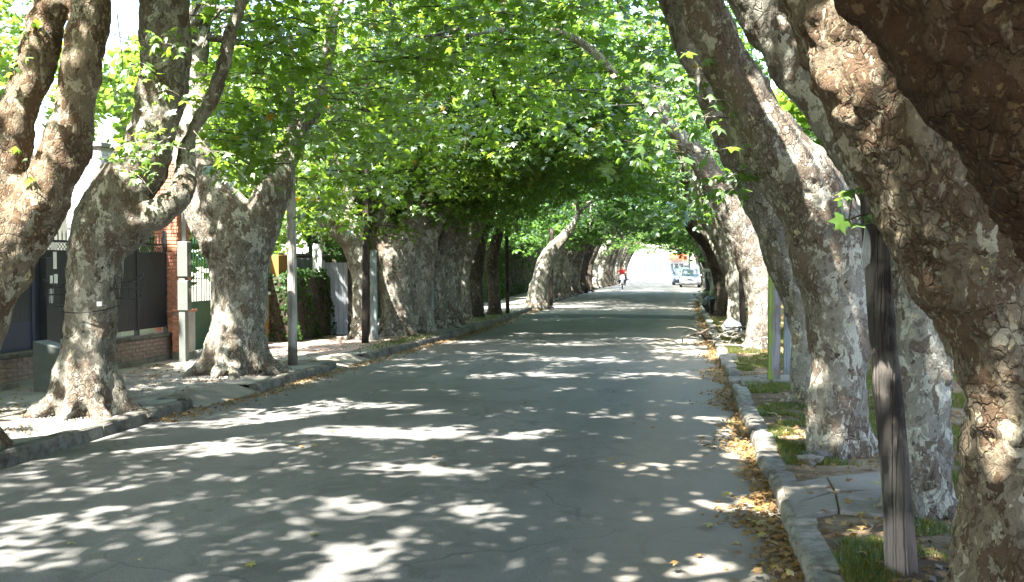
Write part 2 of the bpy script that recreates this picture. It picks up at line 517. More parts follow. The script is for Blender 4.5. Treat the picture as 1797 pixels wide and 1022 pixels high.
def place_leaves(pos, nrm, head, scale, tm):
    tv, tt = tm
    z = norm(nrm); y = norm(head - z * np.sum(head * z, 1, keepdims=True)); x = np.cross(y, z)
    s = scale[:, None, None]
    curl = rng.uniform(.3, 2.2, len(pos))[:, None]
    wid = rng.uniform(.8, 1.12, len(pos))[:, None]
    V = pos[:, None, :] + s * (x[:, None, :] * (tv[None, :, 0] * wid)[:, :, None] + y[:, None, :] * np.broadcast_to(tv[None, :, 1, None], (len(pos), len(tv), 1)) + z[:, None, :] * (tv[None, :, 2] * curl)[:, :, None])
    T = tt[None] + (np.arange(len(pos)) * len(tv))[:, None, None]
    return V.reshape(-1, 3), T.reshape(-1, 3)

def cat(parts):
    V, T, k = [], [], 0
    for v, t in parts:
        if len(v) == 0: continue
        V.append(v); T.append(t + k); k += len(v)
    if not V: return np.zeros((0, 3)), np.zeros((0, 3), int)
    return np.concatenate(V), np.concatenate(T)

def project(p):
    q = p - np.array(CAM)
    d = q @ np.array(_f)
    dd = np.where(d < .05, .05, d)
    return CX + (q @ np.array(_r)) / dd * FPX, CY - (q @ np.array(_u)) / dd * FPX, d

def spray_leaves(c, az, n, size, length=.62, flat=.55, droop=.28):
    """n leaves alternating along a twig at each cluster centre"""
    m = len(c)
    t = np.tile(np.linspace(0, 1, n), m) + rng.normal(0, .04, m * n)
    C = np.repeat(c, n, 0); A = np.repeat(az, n)
    side = np.tile(np.where(np.arange(n) % 2 == 0, 1., -1.), m)
    dx, dy = np.cos(A), np.sin(A)
    L = np.repeat(rng.uniform(.7, 1.25, m) * length, n)
    off = rng.uniform(.05, .15, m * n) * side * (size / .1)
    pos = C.copy()
    pos[:, 0] += dx * L * (t - .3) - dy * off
    pos[:, 1] += dy * L * (t - .3) + dx * off
    pos[:, 2] += -droop * L * t * t + rng.normal(0, .075, m * n)
    nr = np.stack([rng.normal(0, flat, m * n), rng.normal(0, flat, m * n), np.ones(m * n)], 1)
    nr += np.stack([dx, dy, 0 * dx], 1) * rng.uniform(0, .7, m * n)[:, None]
    hd = np.stack([dx * .6 - dy * side + rng.normal(0, .4, m * n), dy * .6 + dx * side + rng.normal(0, .4, m * n), rng.uniform(-.9, .0, m * n)], 1)
    return pos, nr, hd, size * rng.uniform(.6, 1.25, m * n)

def lump(p, s=1.0, ph=0.0):
    x, y, z = p[:, 0] * s + ph, p[:, 1] * s + ph * 1.7, p[:, 2] * s * 1.3 - ph
    return (np.sin(x * 2.1 + 1.3 * np.sin(y * 1.7)) + np.sin(y * 2.3 + 1.1 * np.sin(z * 2.0)) + np.sin(z * 2.6 + 1.2 * np.sin(x * 1.9)) + .7 * np.sin(x * 4.7 + y * 4.1) + .7 * np.sin(y * 5.3 - z * 4.9)) / 3.0

def zlow(x, y):
    z = np.interp(x, [-12, -7, -3.2, -.6, .8, 4], [2.7, 2.7, 4.5, 4.1, 3.5, 3.3])
    z = np.where((y < 12.5), np.maximum(z, 4.9), z)
    z = np.where((y < 17) & (x < -5), np.maximum(z, 3.25), z)
    z = np.where((y < 24) & (x > -1.2), np.maximum(z, 4.6), z)
    z = np.where((y > 45), z - .35, z)
    return z

# openings in the canopy: (ground x, ground y, radius x, radius y) of the large sunlit patches it leaves on the road
GAPS = [(-6.9, 14.6, .4, .2), (-5.6, 9.6, 2.3, .55), (-3.3, 10.6, 2.0, .5), (-2.2, 8.9, 1.3, .45), (-1.0, 12.5, 1.3, .4), (-4.6, 12.6, 1.5, .4), (-.4, 9.4, .7, .3),
        (-3.6, 14.3, .9, .25), (-1.6, 14.8, .9, .22), (.0, 13.9, .6, .2), (-.9, 11.0, .8, .2), (.2, 8.0, .5, .16), (-2.9, 7.4, .7, .16), (-1.2, 7.2, .5, .13), (-4.3, 8.2, .8, .16),
        (-4.9, 17.8, .9, .3), (-.6, 17.2, 1.0, .3), (-1.8, 19.5, 1.4, .35), (-4.0, 20.5, 1.1, .3), (0, 21.5, .9, .35), (-2.6, 23, 1.3, .4), (-5.2, 23.5, .9, .4), (-.7, 25, 1.2, .4), (-3.4, 26.5, 1.4, .4),
        (-5.0, 6.9, .7, .2), (.1, 6.2, .8, .35), (-2.6, 16.5, 1.8, .5), (-6.7, 10.2, .8, .7)]
_g = np.random.default_rng(5)
GAPS += [(_g.uniform(-6.2, .7), 6 + 36 * _g.uniform(0, 1) ** .85, _g.uniform(.12, .5), _g.uniform(.02, .10)) for _ in range(150)]
SV = np.array(SUN_VEC)
# sunlit places on trunks and limbs: (photo column, row, depth, radius)
LIT = [(1440, 315, 9.5, .42), (1478, 345, 9.6, .3), (1395, 280, 9.4, .25), (1700, 320, 5.4, .1), (1640, 395, 5.3, .0), (1735, 420, 5.3, -.02), (1420, 60, 5.5, .05), (135, 60, 9.6, .22), (110, 150, 9.6, .16), (60, 120, 9.6, .2), (130, 300, 9.6, .14),
       (190, 715, 11.8, .22), (20, 770, 9.9, .4), (300, 400, 17.4, .25), (1428, 590, 9.4, .12), (1440, 700, 9.4, .1), (1490, 620, 9.4, .1), (1740, 900, 5.2, .04), (1720, 780, 5.2, -.05), (1583, 990, 6.1, -.12), (1375, 400, 9.4, .12), (1640, 800, 7.2, .1),
       (515, 500, 18.6, .2), (515, 610, 18.6, .15), (450, 350, 16.5, .2), (380, 480, 16.4, .12), (410, 600, 16.2, .14), (160, 300, 20.5, .5), (1345, 880, 7.9, .15), (1320, 790, 9.8, .15), (1300, 730, 12, .2), (960, 430, 42, 1.2), (700, 560, 25, .3), (1200, 255, 9.2, .45), (1260, 320, 9.3, .35), (1160, 200, 9.1, .3), (260, 258, 11.1, .4), (255, 120, 11.3, .3), (1490, 390, 5.35, .15)]
LITP = [(np.array(P(a, b, c)), r) for a, b, c, r in LIT]
def in_gap(p):
    t = p[:, 2] / SV[2]
    gx, gy = p[:, 0] - SV[0] * t, p[:, 1] - SV[1] * t
    bad = np.zeros(len(p), bool)
    for x, y, a, b in GAPS:
        q = ((gx - x) / (a + .06)) ** 2 + ((gy - y) / (b * .95 + .08)) ** 2
        bad |= q < 1 + .7 * np.sin(gx * 5 + gy * 3 + 2 * np.sin(gx * 11))
    bad &= gy < 46
    for c, r in LITP:
        v = p - c
        t = v @ SV
        bad |= (t > 0) & (np.linalg.norm(v - t[:, None] * SV, axis=1) < r + .24)
    return bad

# boughs that show in front of the foliage: (columns/rows along them, nearest depth to keep clear, half width)
CLEAR = [([(1200, 255), (1140, 190), (1085, 135), (1030, 82), (975, 55), (900, 52), (820, 60)], 23, 13), ([(590, 15), (590, 95)], 20, 22), ([(498, 285), (530, 222), (560, 180)], 18, 16),
         ([(560, 375), (594, 404), (622, 432)], 25, 16), ([(643, 180), (643, 430)], 24, 9), ([(508, 160), (512, 400)], 19, 9), ([(345, 240), (372, 325)], 18, 22), ([(720, 250), (735, 340), (722, 400)], 26, 8),
         ([(1085, 20), (1125, 100), (1160, 190)], 23, 9), ([(1160, 0), (1185, 120), (1220, 215)], 14, 26)]
def near_line(px, py, L):
    best = np.full(len(px), 1e9)
    for (x0, y0), (x1, y1) in zip(L[:-1], L[1:]):
        dx, dy = x1 - x0, y1 - y0
        t = np.clip(((px - x0) * dx + (py - y0) * dy) / (dx * dx + dy * dy), 0, 1)
        best = np.minimum(best, np.hypot(px - x0 - t * dx, py - y0 - t * dy))
    return best
def keep(p, own_sprig=False):
    """where the photograph shows open air"""
    px, py, d = project(p)
    inside = (d > 0) & (px > -120) & (px < 1920) & (py > -90)
    k = p[:, 2] > zlow(p[:, 0], p[:, 1]) + .45 * lump(p, 1.6, 3.0)
    for L, dm, hw in CLEAR: k &= ~(inside & (d < dm) & (near_line(px, py, L) < hw))
    k &= ~(inside & (d < 12.5))
    k &= ~(inside & (px > 1215) & (d < 21))
    k &= ~(inside & (px > 1265) & (py > 130) & (d < 32) & (px < 1420))
    k &= ~(inside & (px < 345) & (d < 19))
    k &= ~(inside & (py > 325) & (px < 540) & (d < 21))
    k &= ~(inside & (py > 415 - 20 * np.sin(px / 37.)) & (px < 900) & (d < 45))
    k &= ~(inside & (px > 25) & (px < 105) & (py > 130) & (py < 320))
    k &= ~(inside & (px > 150) & (px < 215) & (py > 195) & (py < 285))
    k &= ~in_gap(p)
    return k

def crown_mesh(name, base, cx, cy, rx, ry, ztop, count, size, mat, local=False, thr=-.5, n_leaf=13, zmin=2.4, seed=0):
    """leaf sprays through the crown's volume; coordinates relative to the tree's foot"""
    count = int(count * (1 if local else 1.4))
    c = np.stack([rng.uniform(-1, 1, count), rng.uniform(-1, 1, count), rng.uniform(0, 1, count) ** 1.15], 1)
    c = c[(c[:, 0] ** 2 + c[:, 1] ** 2) < 1]
    h = zmin + (ztop - zmin) * c[:, 2] * np.sqrt(np.clip(1 - .8 * (c[:, 0] ** 2 + c[:, 1] ** 2), 0, 1))
    w = np.stack([cx + c[:, 0] * rx, cy + c[:, 1] * ry, h], 1)
    w = w[lump(w, 1.0, seed) > thr]
    if not local: w = w[keep(w)]
    else: w = w[w[:, 2] > zlow(w[:, 0], np.full(len(w), 60.)) + .6 * lump(w, 1.5, seed)]
    az = rng.uniform(0, 2 * math.pi, len(w))
    px, py, d = project(w)
    if local:
        groups = [(np.ones(len(w), bool), LEAF_LOW if size < .15 else LEAF_MIN, 1.0, n_leaf)]
    else:
        vis = (d > 0) & (px > -60) & (px < 1860) & (py > -60)
        groups = [(vis & (d < 24), LEAF_MID, 1.0, n_leaf), (vis & (d >= 24), LEAF_LOW, 1.1, n_leaf), (~vis, LEAF_MIN, .95, n_leaf + 5)]
    parts = []
    for msk, tm, k, n in groups:
        if msk.sum() == 0: continue
        pos, nr, hd, s = spray_leaves(w[msk], az[msk], n, size * k)
        pos = pos - np.array(base)
        parts.append(place_leaves(pos, nr, hd, s, tm))
    V, T = cat(parts)
    return tri_mesh(name, V, T, mat), w, az

def twig_mesh(name, pts, az, base, mat, length=.6):
    m = len(pts)
    dx, dy = np.cos(az), np.sin(az)
    rings = []
    for t, r in ((-.45, .010), (.2, .007), (.75, .003)):
        c = pts - np.array(base)
        c = c + np.stack([dx * length * t, dy * length * t, -.25 * length * max(t, 0) ** 2 + 0 * dx + .02], 1)
        for k in range(3):
            a = 2 * math.pi * k / 3
            rings.append(c + np.stack([-dy * math.cos(a) * r, dx * math.cos(a) * r, np.full(m, math.sin(a) * r)], 1))
    V = np.stack(rings, 1).reshape(-1, 3)
    t = []
    for s in range(2):
        for k in range(3):
            a, b, c_, d_ = s * 3 + k, s * 3 + (k + 1) % 3, s * 3 + 3 + (k + 1) % 3, s * 3 + 3 + k
            t += [(a, b, c_), (a, c_, d_)]
    T = (np.array(t)[None] + (np.arange(m) * 9)[:, None, None]).reshape(-1, 3)
    return tri_mesh(name, V, T, mat)

def branch_from(tip, r, targets, base, mat, parent, k=5):
    """branch objects rising from a limb's end into the crown, each with side shoots"""
    tip = Vector(tip)
    for i in range(k):
        if not len(targets): return
        tg = Vector(targets[random.randrange(len(targets))])
        mb = MB()
        mid = tip.lerp(tg, .5) + Vector((random.uniform(-.4, .4), random.uniform(-.4, .4), random.uniform(.1, .7)))
        pts = catmull([tuple(tip), tuple(mid), tuple(tg)], 6)
        b = Vector(base)
        mb.tube([Vector(p) - b for p in pts], [r * (1 - .85 * j / (len(pts) - 1)) for j in range(len(pts))], n=6, cap=False)
        for s in range(6):
            j = random.randrange(3, len(pts) - 1)
            p = Vector(pts[j]); dirn = Vector((random.gauss(0, 1), random.gauss(0, 1), random.gauss(-.1, .6))).normalized()
            q = p + dirn * random.uniform(.7, 1.7)
            m_ = p.lerp(q, .5) + Vector((0, 0, .15))
            rr = r * .4
            mb.tube([p - b, m_ - b, q - b], [rr, rr * .6, rr * .2], n=4, cap=False)
        mb.build('branch', mat, parent)

def extend(L, k=3, lean=(0, 0), step=1.3):
    """continue a limb above the frame"""
    a, b = np.array(L[-2][:3]), np.array(L[-1][:3])
    r = L[-1][3]
    d = (b - a) / (np.linalg.norm(b - a) + 1e-9)
    out = list(L)
    for i in range(k):
        d = d + np.array([lean[0] + random.uniform(-.15, .15), lean[1] + random.uniform(-.15, .15), .12])
        d /= np.linalg.norm(d)
        b = b + d * step
        r *= .78
        out.append((*b, r))
    return out

def plane_tree(label, base_px, limbs_px, mat, voxel, crown=None, flare=(1.0, 6, 1.0), group=None, ext=(2, (0, 0)), leafmat_=None, zb=.1, lumps=None, d_off=0.0, twigs=True, nbr=4, base=None, smooth=5, size=.122):
    if base is None: base = G(*base_px, zb)
    d0 = depth(base)
    t = thing('plane_tree', label, 'tree', base, group)
    limbs = []
    tips = []
    R0 = None
    for li, L in enumerate(limbs_px):
        pts = []
        for q in L:
            px, py, w = q[:3]
            dd = q[3] if len(q) > 3 else 0
            p = P(px, py, d0 + dd)
            pts.append((p.x, p.y, p.z, w / 2 / FPX * (d0 + dd)))
        if li == 0:
            R0 = pts[0][3]
            z0 = pts[0]
            pts = [(base.x, base.y, -.25, R0), (base.x, base.y, zb + .02, R0)] + pts[1:]
        ex = L[-1][1] < 40
        if ex: pts = extend(pts, ext[0], ext[1])
        tips.append((pts[-1], pts[max(0, len(pts) - 3):]))
        limbs.append([(p[0] - base.x, p[1] - base.y, p[2] - base.z, p[3]) for p in pts])
    fl = (R0 * flare[0], flare[1], flare[2]) if flare else None
    lumps = lumps or ((.55, .16 * R0 / .5), (.16, .05 * R0 / .5), (.06, .018))
    me = trunk_mesh('trunk', limbs, M[mat], voxel, lumps, fl, smooth)
    link('trunk', me, t)
    if crown:
        side, n, rx, ry, ztop, cxo, cyo = crown
        cm, w, az = crown_mesh('crown', base, base.x + cxo, base.y + cyo, rx, ry, ztop, n, size, M[leafmat_ or 'leaf'], seed=0)
        o = link('crown', cm, t); o['kind'] = 'stuff'
        px, py, d = project(w)
        vis = (d > 0) & (px > -60) & (px < 1860) & (py > -60) & (d < 26)
        if twigs and vis.sum() > 5:
            o = link('twig', twig_mesh('twig', w[vis], az[vis], base, M['bark_dark']), t); o['kind'] = 'stuff'
        for tip, _ in tips:
            tp = np.array(tip[:3])
            near = w[np.linalg.norm(w - tp, axis=1) < 4.0]
            branch_from(tip[:3], max(.02, tip[3] * .7), near, base, M[mat], t, nbr)
    return t, base, d0

# --- the right-hand row, nearest first (pixels of the photo, width in pixels, extra depth)
RG = 'plane trees along the right kerb'
LG = 'plane trees along the left kerb'
t0b = Vector((3.05, 3.35, .1))
R0t, _, _ = plane_tree('dark reddish-brown plane tree limb crossing the top right corner, nearest of all', None,
    [[(2300, 1400, 560), (2290, 900, 480), (2240, 600, 470), (2110, 440, 450), (1950, 265, 430), (1800, 60, 420), (1670, -120, 400), (1500, -330, 330)]],
    'bark_deep', .022, ('r', 1700, 4.2, 3.2, 11.5, -1.6, -1.5), group=RG, base=t0b, ext=(3, (-.1, 0)), twigs=False, smooth=3, lumps=((.6, .22), (.2, .12), (.07, .05)))
R1t, R1b, R1d = plane_tree('huge plane tree with knobbly sunlit trunk at the right edge of the photo', (1850, 1085),
    [[(1850, 1085, 340), (1842, 900, 285), (1835, 760, 275), (1815, 610, 280), (1768, 500, 290), (1722, 430, 300), (1684, 370, 300), (1648, 286, 275), (1612, 215, 245), (1545, 110, 225, .1), (1498, 10, 212, .2), (1440, -110, 190, .3), (1370, -260, 160, .4)],
     [(1775, 500, 230), (1830, 330, 180, .4), (1900, 150, 140, .7), (1940, -60, 110, 1)]],
    'bark_warm', .024, ('r', 1700, 4.2, 3.2, 11.5, -1.6, 0), flare=(.95, 7, .9), group=RG, ext=(3, (-.1, 0)), twigs=False,
    lumps=((.6, .17), (.2, .10), (.07, .05)), smooth=3)
R2t, R2b, R2d = plane_tree('grey-brown plane tree standing right behind the dark wooden pole', (1610, 905),
    [[(1610, 905, 118), (1612, 800, 112), (1610, 680, 112), (1605, 560, 115), (1600, 450, 112), (1562, 340, 95, .2), (1505, 260, 90, .4), (1443, 172, 88, .6), (1378, 80, 92, .7), (1325, -10, 95, .8), (1260, -140, 90, .9)],
     [(1600, 520, 100), (1650, 380, 80, .3), (1690, 200, 70, .6), (1700, 30, 60, .8), (1710, -60, 50, .9)]],
    'bark_grey', .026, ('r', 1500, 4.0, 3.0, 11.5, -1.6, 0), flare=(1.0, 6, .95), group=RG, ext=(3, (-.1, 0)), twigs=False,
    lumps=((.5, .13), (.17, .05), (.06, .02)))
R3t, R3b, R3d = plane_tree('plane tree with broad bright patch on its bulging limb, third from the right', (1470, 797),
    [[(1470, 797, 112), (1470, 700, 102), (1472, 600, 106), (1466, 520, 112), (1453, 440, 132), (1436, 372, 138), (1400, 318, 132), (1352, 258, 115), (1315, 185, 98), (1272, 100, 82), (1238, 30, 78), (1195, -90, 72)],
     [(1455, 420, 90), (1510, 300, 50, 1.5), (1560, 180, 40, 1.9), (1590, 40, 36, 2.2), (1600, -60, 30, 2.3)]],
    'bark_grey', .026, ('r', 1500, 4.0, 3.0, 11.5, -1.6, 0), flare=(1.0, 6, .95), group=RG, ext=(3, (-.1, 0)), twigs=False,
    lumps=((.5, .15), (.17, .055), (.07, .02)))
R4t, R4b, R4d = plane_tree('pale smooth plane tree just left of the large bulging one, beside the mossy post', (1424, 712),
    [[(1424, 712, 74), (1420, 620, 66), (1412, 540, 70), (1385, 450, 84), (1350, 370, 82), (1300, 270, 70), (1245, 150, 60), (1195, 40, 54), (1150, -60, 46)]],
    'bark_pale', .03, ('r', 1400, 4.0, 2.8, 11.5, -1.6, 0), group=RG, ext=(3, (-.1, 0)), lumps=((.5, .12), (.17, .04), (.06, .015)))
R5t, R5b, R5d = plane_tree('forked plane tree beyond the mossy post, its thin bough arching over the road', (1330, 615),
    [[(1330, 615, 48), (1333, 560, 42), (1330, 500, 50), (1308, 430, 54), (1270, 350, 50), (1228, 280, 40), (1190, 238, 26), (1140, 190, 17, -.3), (1085, 135, 16, -.6), (1030, 82, 14, -.9), (975, 55, 12, -1.2), (900, 52, 10, -1.5), (820, 62, 9, -1.8), (745, 66, 7, -2)],
     [(1320, 470, 40), (1300, 380, 36, .4), (1290, 250, 30, .6), (1270, 120, 24, .8), (1250, 20, 20, 1)],
     [(1190, 240, 18), (1160, 190, 12, .5), (1125, 100, 11, .7), (1090, 10, 9, 1)]],
    'bark_grey', .032, ('r', 1300, 4.2, 2.8, 11.5, -1.8, 0), group=RG, ext=(2, (-.1, 0)), lumps=((.5, .1), (.15, .03)), smooth=3)
R7t, _, _ = plane_tree('plane tree with pale peeled bark beside the slim dark pole on the right', (1292, 572),
    [[(1292, 572, 32), (1290, 520, 28), (1282, 460, 34), (1262, 400, 32), (1235, 340, 26), (1200, 270, 20), (1170, 200, 16), (1150, 80, 13), (1140, 0, 10)],
     [(1286, 490, 22), (1250, 420, 20, .6), (1222, 385, 16, .9), (1200, 330, 12, 1.2)]],
    'bark_pale', .04, ('r', 1200, 4.5, 2.8, 11, -2.0, 0), group=RG, lumps=((.5, .1), (.15, .03)), smooth=3)
R8t, _, _ = plane_tree('nearly black plane tree leaning far over the road behind the waste basket', (1268, 556),
    [[(1268, 556, 30), (1268, 510, 28), (1258, 460, 30), (1238, 420, 30), (1212, 392, 28), (1190, 360, 24), (1178, 320, 18), (1168, 270, 13)]],
    'bark_dark', .045, ('r', 1300, 5.0, 3.0, 11, -2.4, 0), group=RG, lumps=((.5, .12), (.15, .04)), smooth=3)

# --- the left-hand row
L1t, L1b, L1d = plane_tree('twin-limbed plane tree cut off by the left edge of the photo', (-95, 802),
    [[(-95, 802, 180), (-98, 700, 150), (-82, 600, 140), (-50, 525, 140), (-15, 445, 130), (6, 325, 82), (24, 219, 66), (60, 117, 68), (88, 0, 68), (112, -110, 60)],
     [(-45, 520, 130), (12, 432, 125), (72, 355, 100), (112, 274, 80), (134, 196, 68), (146, 117, 66), (160, 0, 66), (175, -120, 62)]],
    'bark_warm', .026, ('l', 1700, 4.2, 3.2, 11.5, 1.6, 0), flare=(.95, 10, .8), group=LG, ext=(3, (.1, 0)), leafmat_='leaf_left', twigs=False,
    lumps=((.5, .13), (.17, .045), (.06, .018)))
L2t, L2b, L2d = plane_tree('stout plane tree with a wire basket on its trunk, in front of the dark fence', (155, 728),
    [[(155, 728, 112), (155, 650, 92), (157, 560, 88), (164, 480, 92), (178, 410, 104), (208, 350, 108), (243, 293, 96), (268, 230, 80), (284, 150, 88), (290, 60, 88), (292, -60, 80)],
     [(190, 420, 90), (238, 392, 70), (285, 370, 52, -.1), (318, 340, 44, -.1), (324, 305, 34, .1), (330, 262, 30, .2), (345, 222, 29, .2), (372, 178, 27, .2), (392, 120, 26, .2), (405, 60, 24, .2), (424, 0, 23, .2), (436, -60, 20, .2)]],
    'bark_grey', .028, ('l', 1900, 4.2, 3.2, 11.5, 1.4, 0), flare=(1.12, 11, 1.2), group=LG, ext=(3, (.1, 0)), leafmat_='leaf_left',
    lumps=((.5, .13), (.17, .045), (.06, .018)))
L3t, L3b, L3d = plane_tree('thick pot-bellied plane tree left of the pale pole', (416, 656),
    [[(416, 656, 106), (417, 600, 96), (418, 520, 96), (420, 460, 106), (420, 415, 118), (398, 375, 84), (372, 325, 58), (354, 285, 46, .3), (345, 230, 38, .5), (350, 130, 32, .8), (360, 20, 26, 1)],
     [(385, 430, 70), (352, 385, 52), (335, 335, 36, .2), (322, 280, 30, .4), (318, 180, 26, .6), (322, 60, 22, .8)],
     [(430, 420, 100), (464, 375, 74), (484, 325, 56), (502, 275, 44, .2), (526, 225, 30, .3), (560, 180, 24, .5), (575, 100, 20, .6), (590, 20, 18, .8)]],
    'bark_grey', .03, ('l', 2300, 4.6, 3.3, 11.5, 1.4, .5), flare=(1.08, 10, 1.1), group=LG, ext=(2, (.1, 0)), leafmat_='leaf_left',
    lumps=((.5, .12), (.17, .045), (.07, .018)))
L4t, L4b, L4d = plane_tree('slimmer plane tree growing against the dark pole, mottled bark', (632, 598),
    [[(632, 598, 40), (634, 540, 33), (634, 480, 38), (622, 432, 42), (594, 404, 36), (565, 378, 28), (545, 330, 22, .3), (530, 260, 18, .6)],
     [(628, 440, 34), (612, 380, 30, .3), (600, 280, 34, .5), (592, 180, 38, .4), (588, 80, 38, .4), (580, 0, 36, .4)]],
    'bark_grey', .034, ('l', 2200, 4.4, 3.2, 11, 1.6, .5), group=LG, ext=(2, (.1, 0)), lumps=((.4, .09), (.13, .03)), leafmat_='leaf_left')
L5t, L5b, L5d = plane_tree('swollen plane tree with a broad knobbly head, right of the dark pole', (697, 590),
    [[(697, 590, 64), (696, 540, 54), (696, 490, 66), (694, 450, 78), (672, 410, 50), (664, 350, 26, .3), (650, 280, 18, .5), (640, 180, 14, .8)],
     [(700, 450, 76), (722, 400, 44), (735, 340, 26, .4), (722, 250, 18, .6), (715, 150, 15, .8)]],
    'bark_grey', .036, ('l', 2200, 4.4, 3.2, 11, 1.6, .5), group=LG, ext=(2, (.1, 0)), lumps=((.4, .10), (.13, .035)))
L6t, L6b, L6d = plane_tree('plane tree with pale flaking trunk directly behind the grey post on the left', (738, 584),
    [[(738, 584, 50), (736, 530, 44), (736, 480, 52), (740, 430, 56), (762, 390, 34), (785, 350, 22, .4), (795, 280, 16, .8)]],
    'bark_pale', .038, ('l', 1200, 4.4, 3.0, 11, 1.8, .5), group=LG, lumps=((.4, .10), (.13, .035)))
L7t, _, _ = plane_tree('dark hollow-footed plane tree beside the rubble heap', (792, 570),
    [[(792, 570, 46), (790, 520, 40), (788, 470, 46), (800, 420, 40), (815, 370, 26, .4), (830, 300, 18, .8)]],
    'bark_grey', .042, ('l', 1200, 4.4, 3.0, 11, 1.8, .5), group=LG, lumps=((.4, .10), (.13, .035)))
plane_tree('narrow grey plane tree squeezed between the grey post and the rubble heap', (768, 577),
    [[(768, 577, 34), (767, 520, 30), (766, 470, 34), (780, 420, 28), (800, 360, 20, .4)], [(766, 480, 26), (748, 430, 22, .2), (742, 370, 16, .5)]],
    'bark_grey', .042, ('l', 450, 4.0, 2.6, 11, 1.8, .5), group=LG, lumps=((.4, .10), (.13, .035)))
plane_tree('grey plane tree just right of the rubble heap, forked low', (814, 563),
    [[(814, 563, 30), (812, 515, 27), (810, 468, 32), (828, 425, 26), (850, 370, 18, .5)], [(810, 480, 24), (794, 435, 20, .2), (786, 380, 14, .5)]],
    'bark_grey', .045, ('l', 450, 4.0, 2.6, 11, 1.8, .5), group=LG, lumps=((.4, .10), (.13, .035)))
L8t, _, _ = plane_tree('dark plane tree with squat straight trunk right of the rubble heap', (833, 558),
    [[(833, 558, 34), (832, 510, 31), (832, 460, 36), (845, 410, 26), (862, 360, 18, .5)]],
    'bark_dark', .045, ('l', 1000, 4.4, 3.0, 11, 1.8, .5), group=LG, lumps=((.4, .10), (.13, .035)))
L9t, _, _ = plane_tree('black flared plane tree trunk just before the bright gap in the hedge', (868, 553),
    [[(868, 553, 26), (866, 510, 20), (864, 465, 20), (872, 420, 20), (885, 370, 14, .5)]],
    'bark_dark', .05, ('l', 1000, 4.6, 3.0, 11, 1.8, .5), group=LG, lumps=((.4, .08),))
L10t, _, _ = plane_tree('sunlit plane tree leaning right, first of the distant left-hand row', (942, 540),
    [[(942, 540, 40), (946, 505, 32), (953, 475, 30), (964, 448, 30), (982, 425, 22), (1000, 405, 15), (1015, 375, 10)]],
    'bark_pale', .05, ('l', 1100, 5.0, 3.2, 11, 2.0, .5), group=LG, lumps=((.4, .10), (.13, .03)), leafmat_='leaf_far')

# --- the rest of both rows, copies of a few generic trees
def generic(side, mat, leafm, n, seed, size=.16):
    random.seed(seed)
    s = 1 if side == 'l' else -1
    t = thing('plane_tree', 'plane tree', 'tree', (0, 0, 0))
    j = lambda a: random.uniform(-a, a) * 1.7
    limbs = [[(0, 0, -.2, .42), (0, 0, .1, .40), (s * .06, j(.1), .9, .33), (s * .15, j(.2), 1.7, .35), (s * .45, j(.2), 2.5, .36), (s * 1.0, j(.4), 3.4, .26), (s * 1.7, j(.6), 4.5, .2), (s * 2.4, j(.6), 6.0, .14), (s * 2.9, j(.6), 7.5, .09)],
             [(s * .3, 0, 2.2, .28), (s * -.2, j(.5), 3.3, .2), (s * -.5, j(.5), 4.8, .15), (s * -.6, j(.5), 6.5, .1)],
             [(s * .5, 0, 2.7, .22), (s * .9, .8 + j(.4), 3.8, .15), (s * 1.2, 1.2, 5.5, .1)]]
    link('trunk', trunk_mesh('trunk', limbs, M[mat], .06, ((.45, .12), (.15, .04)), (.42, 6, 1.1), 3), t)
    cm, w, az = crown_mesh('crown', (0, 0, 0), s * 1.9, 0, 4.9, 3.3, 11, n, size, M[leafm], local=True, thr=-.2, n_leaf=10)
    o = link('crown', cm, t); o['kind'] = 'stuff'
    for L in limbs[:2]:
        tp = np.array(L[-1][:3])
        near = w[np.linalg.norm(w - tp, axis=1) < 3.6]
        branch_from(L[-1][:3], .07, near, (0, 0, 0), M[mat], t, 2)
    return t

def copy_tree(o, parent=None):
    c = o.copy(); COL.objects.link(c); c.parent = parent
    for ch in o.children: 
        d = ch.copy(); COL.objects.link(d); d.parent = c
        for g in ch.children:
            e = g.copy(); COL.objects.link(e); e.parent = d
    return c

def zlow_local_fix(): pass

# the sampler for the far crowns works round x=0, so shift the kerb line there
_zl = zlow
def zlow(x, y):
    if np.all(y == 60.): 
        return np.interp(np.abs(x), [0, 1.5, 4.2, 7], [2.9, 3.2, 4.3, 4.6]) - .2
    return _zl(x, y)

protos = {'l': [generic('l', 'bark_grey', 'leaf_far', 1500, 3), generic('l', 'bark_pale', 'leaf_far', 1100, 5), generic('l', 'bark_grey', 'leaf', 330, 6), generic('l', 'bark_dark', 'leaf', 300, 16)],
          'r': [generic('r', 'bark_grey', 'leaf_far', 1500, 8), generic('r', 'bark_dark', 'leaf_far', 1100, 9), generic('r', 'bark_grey', 'leaf', 330, 10), generic('r', 'bark_dark', 'leaf', 300, 20)]}
far_spots = []
for i in range(15): far_spots.append(('l', -6.65 + random.uniform(-.15, .15) + min(i * .05, .5), 47.5 + i * 4.3 + random.uniform(-.8, .8)))
for i in range(16): far_spots.append(('r', 1.75 + .04 * i + random.uniform(-.15, .15), 43.0 + i * 4.4 + random.uniform(-.8, .8)))
used = {}
for side, x, y in far_spots:
    pr = protos[side]
    k = random.randrange(2)
    if y > 62: k = 2 + random.randrange(2)
    o = pr[k]
    if (side, k) in used: o = copy_tree(o)
    used[(side, k)] = 1
    o.location = (x, y, .1)
    o.scale = (1, 1, 1)
    s = random.uniform(.82, 1.14)
    o.scale = (s, s * random.uniform(.9, 1.1), s)
    o.rotation_euler = (0, 0, random.uniform(-.7, .7))
    if side == 'l':
        tag(o, 'distant plane tree in the left row, trunk merging with its neighbours down the street', 'tree', 'distant plane trees of the left row')
    else:
        tag(o, 'distant plane tree in the right row, leaning over parked cars down the street', 'tree', 'distant plane trees of the right row')
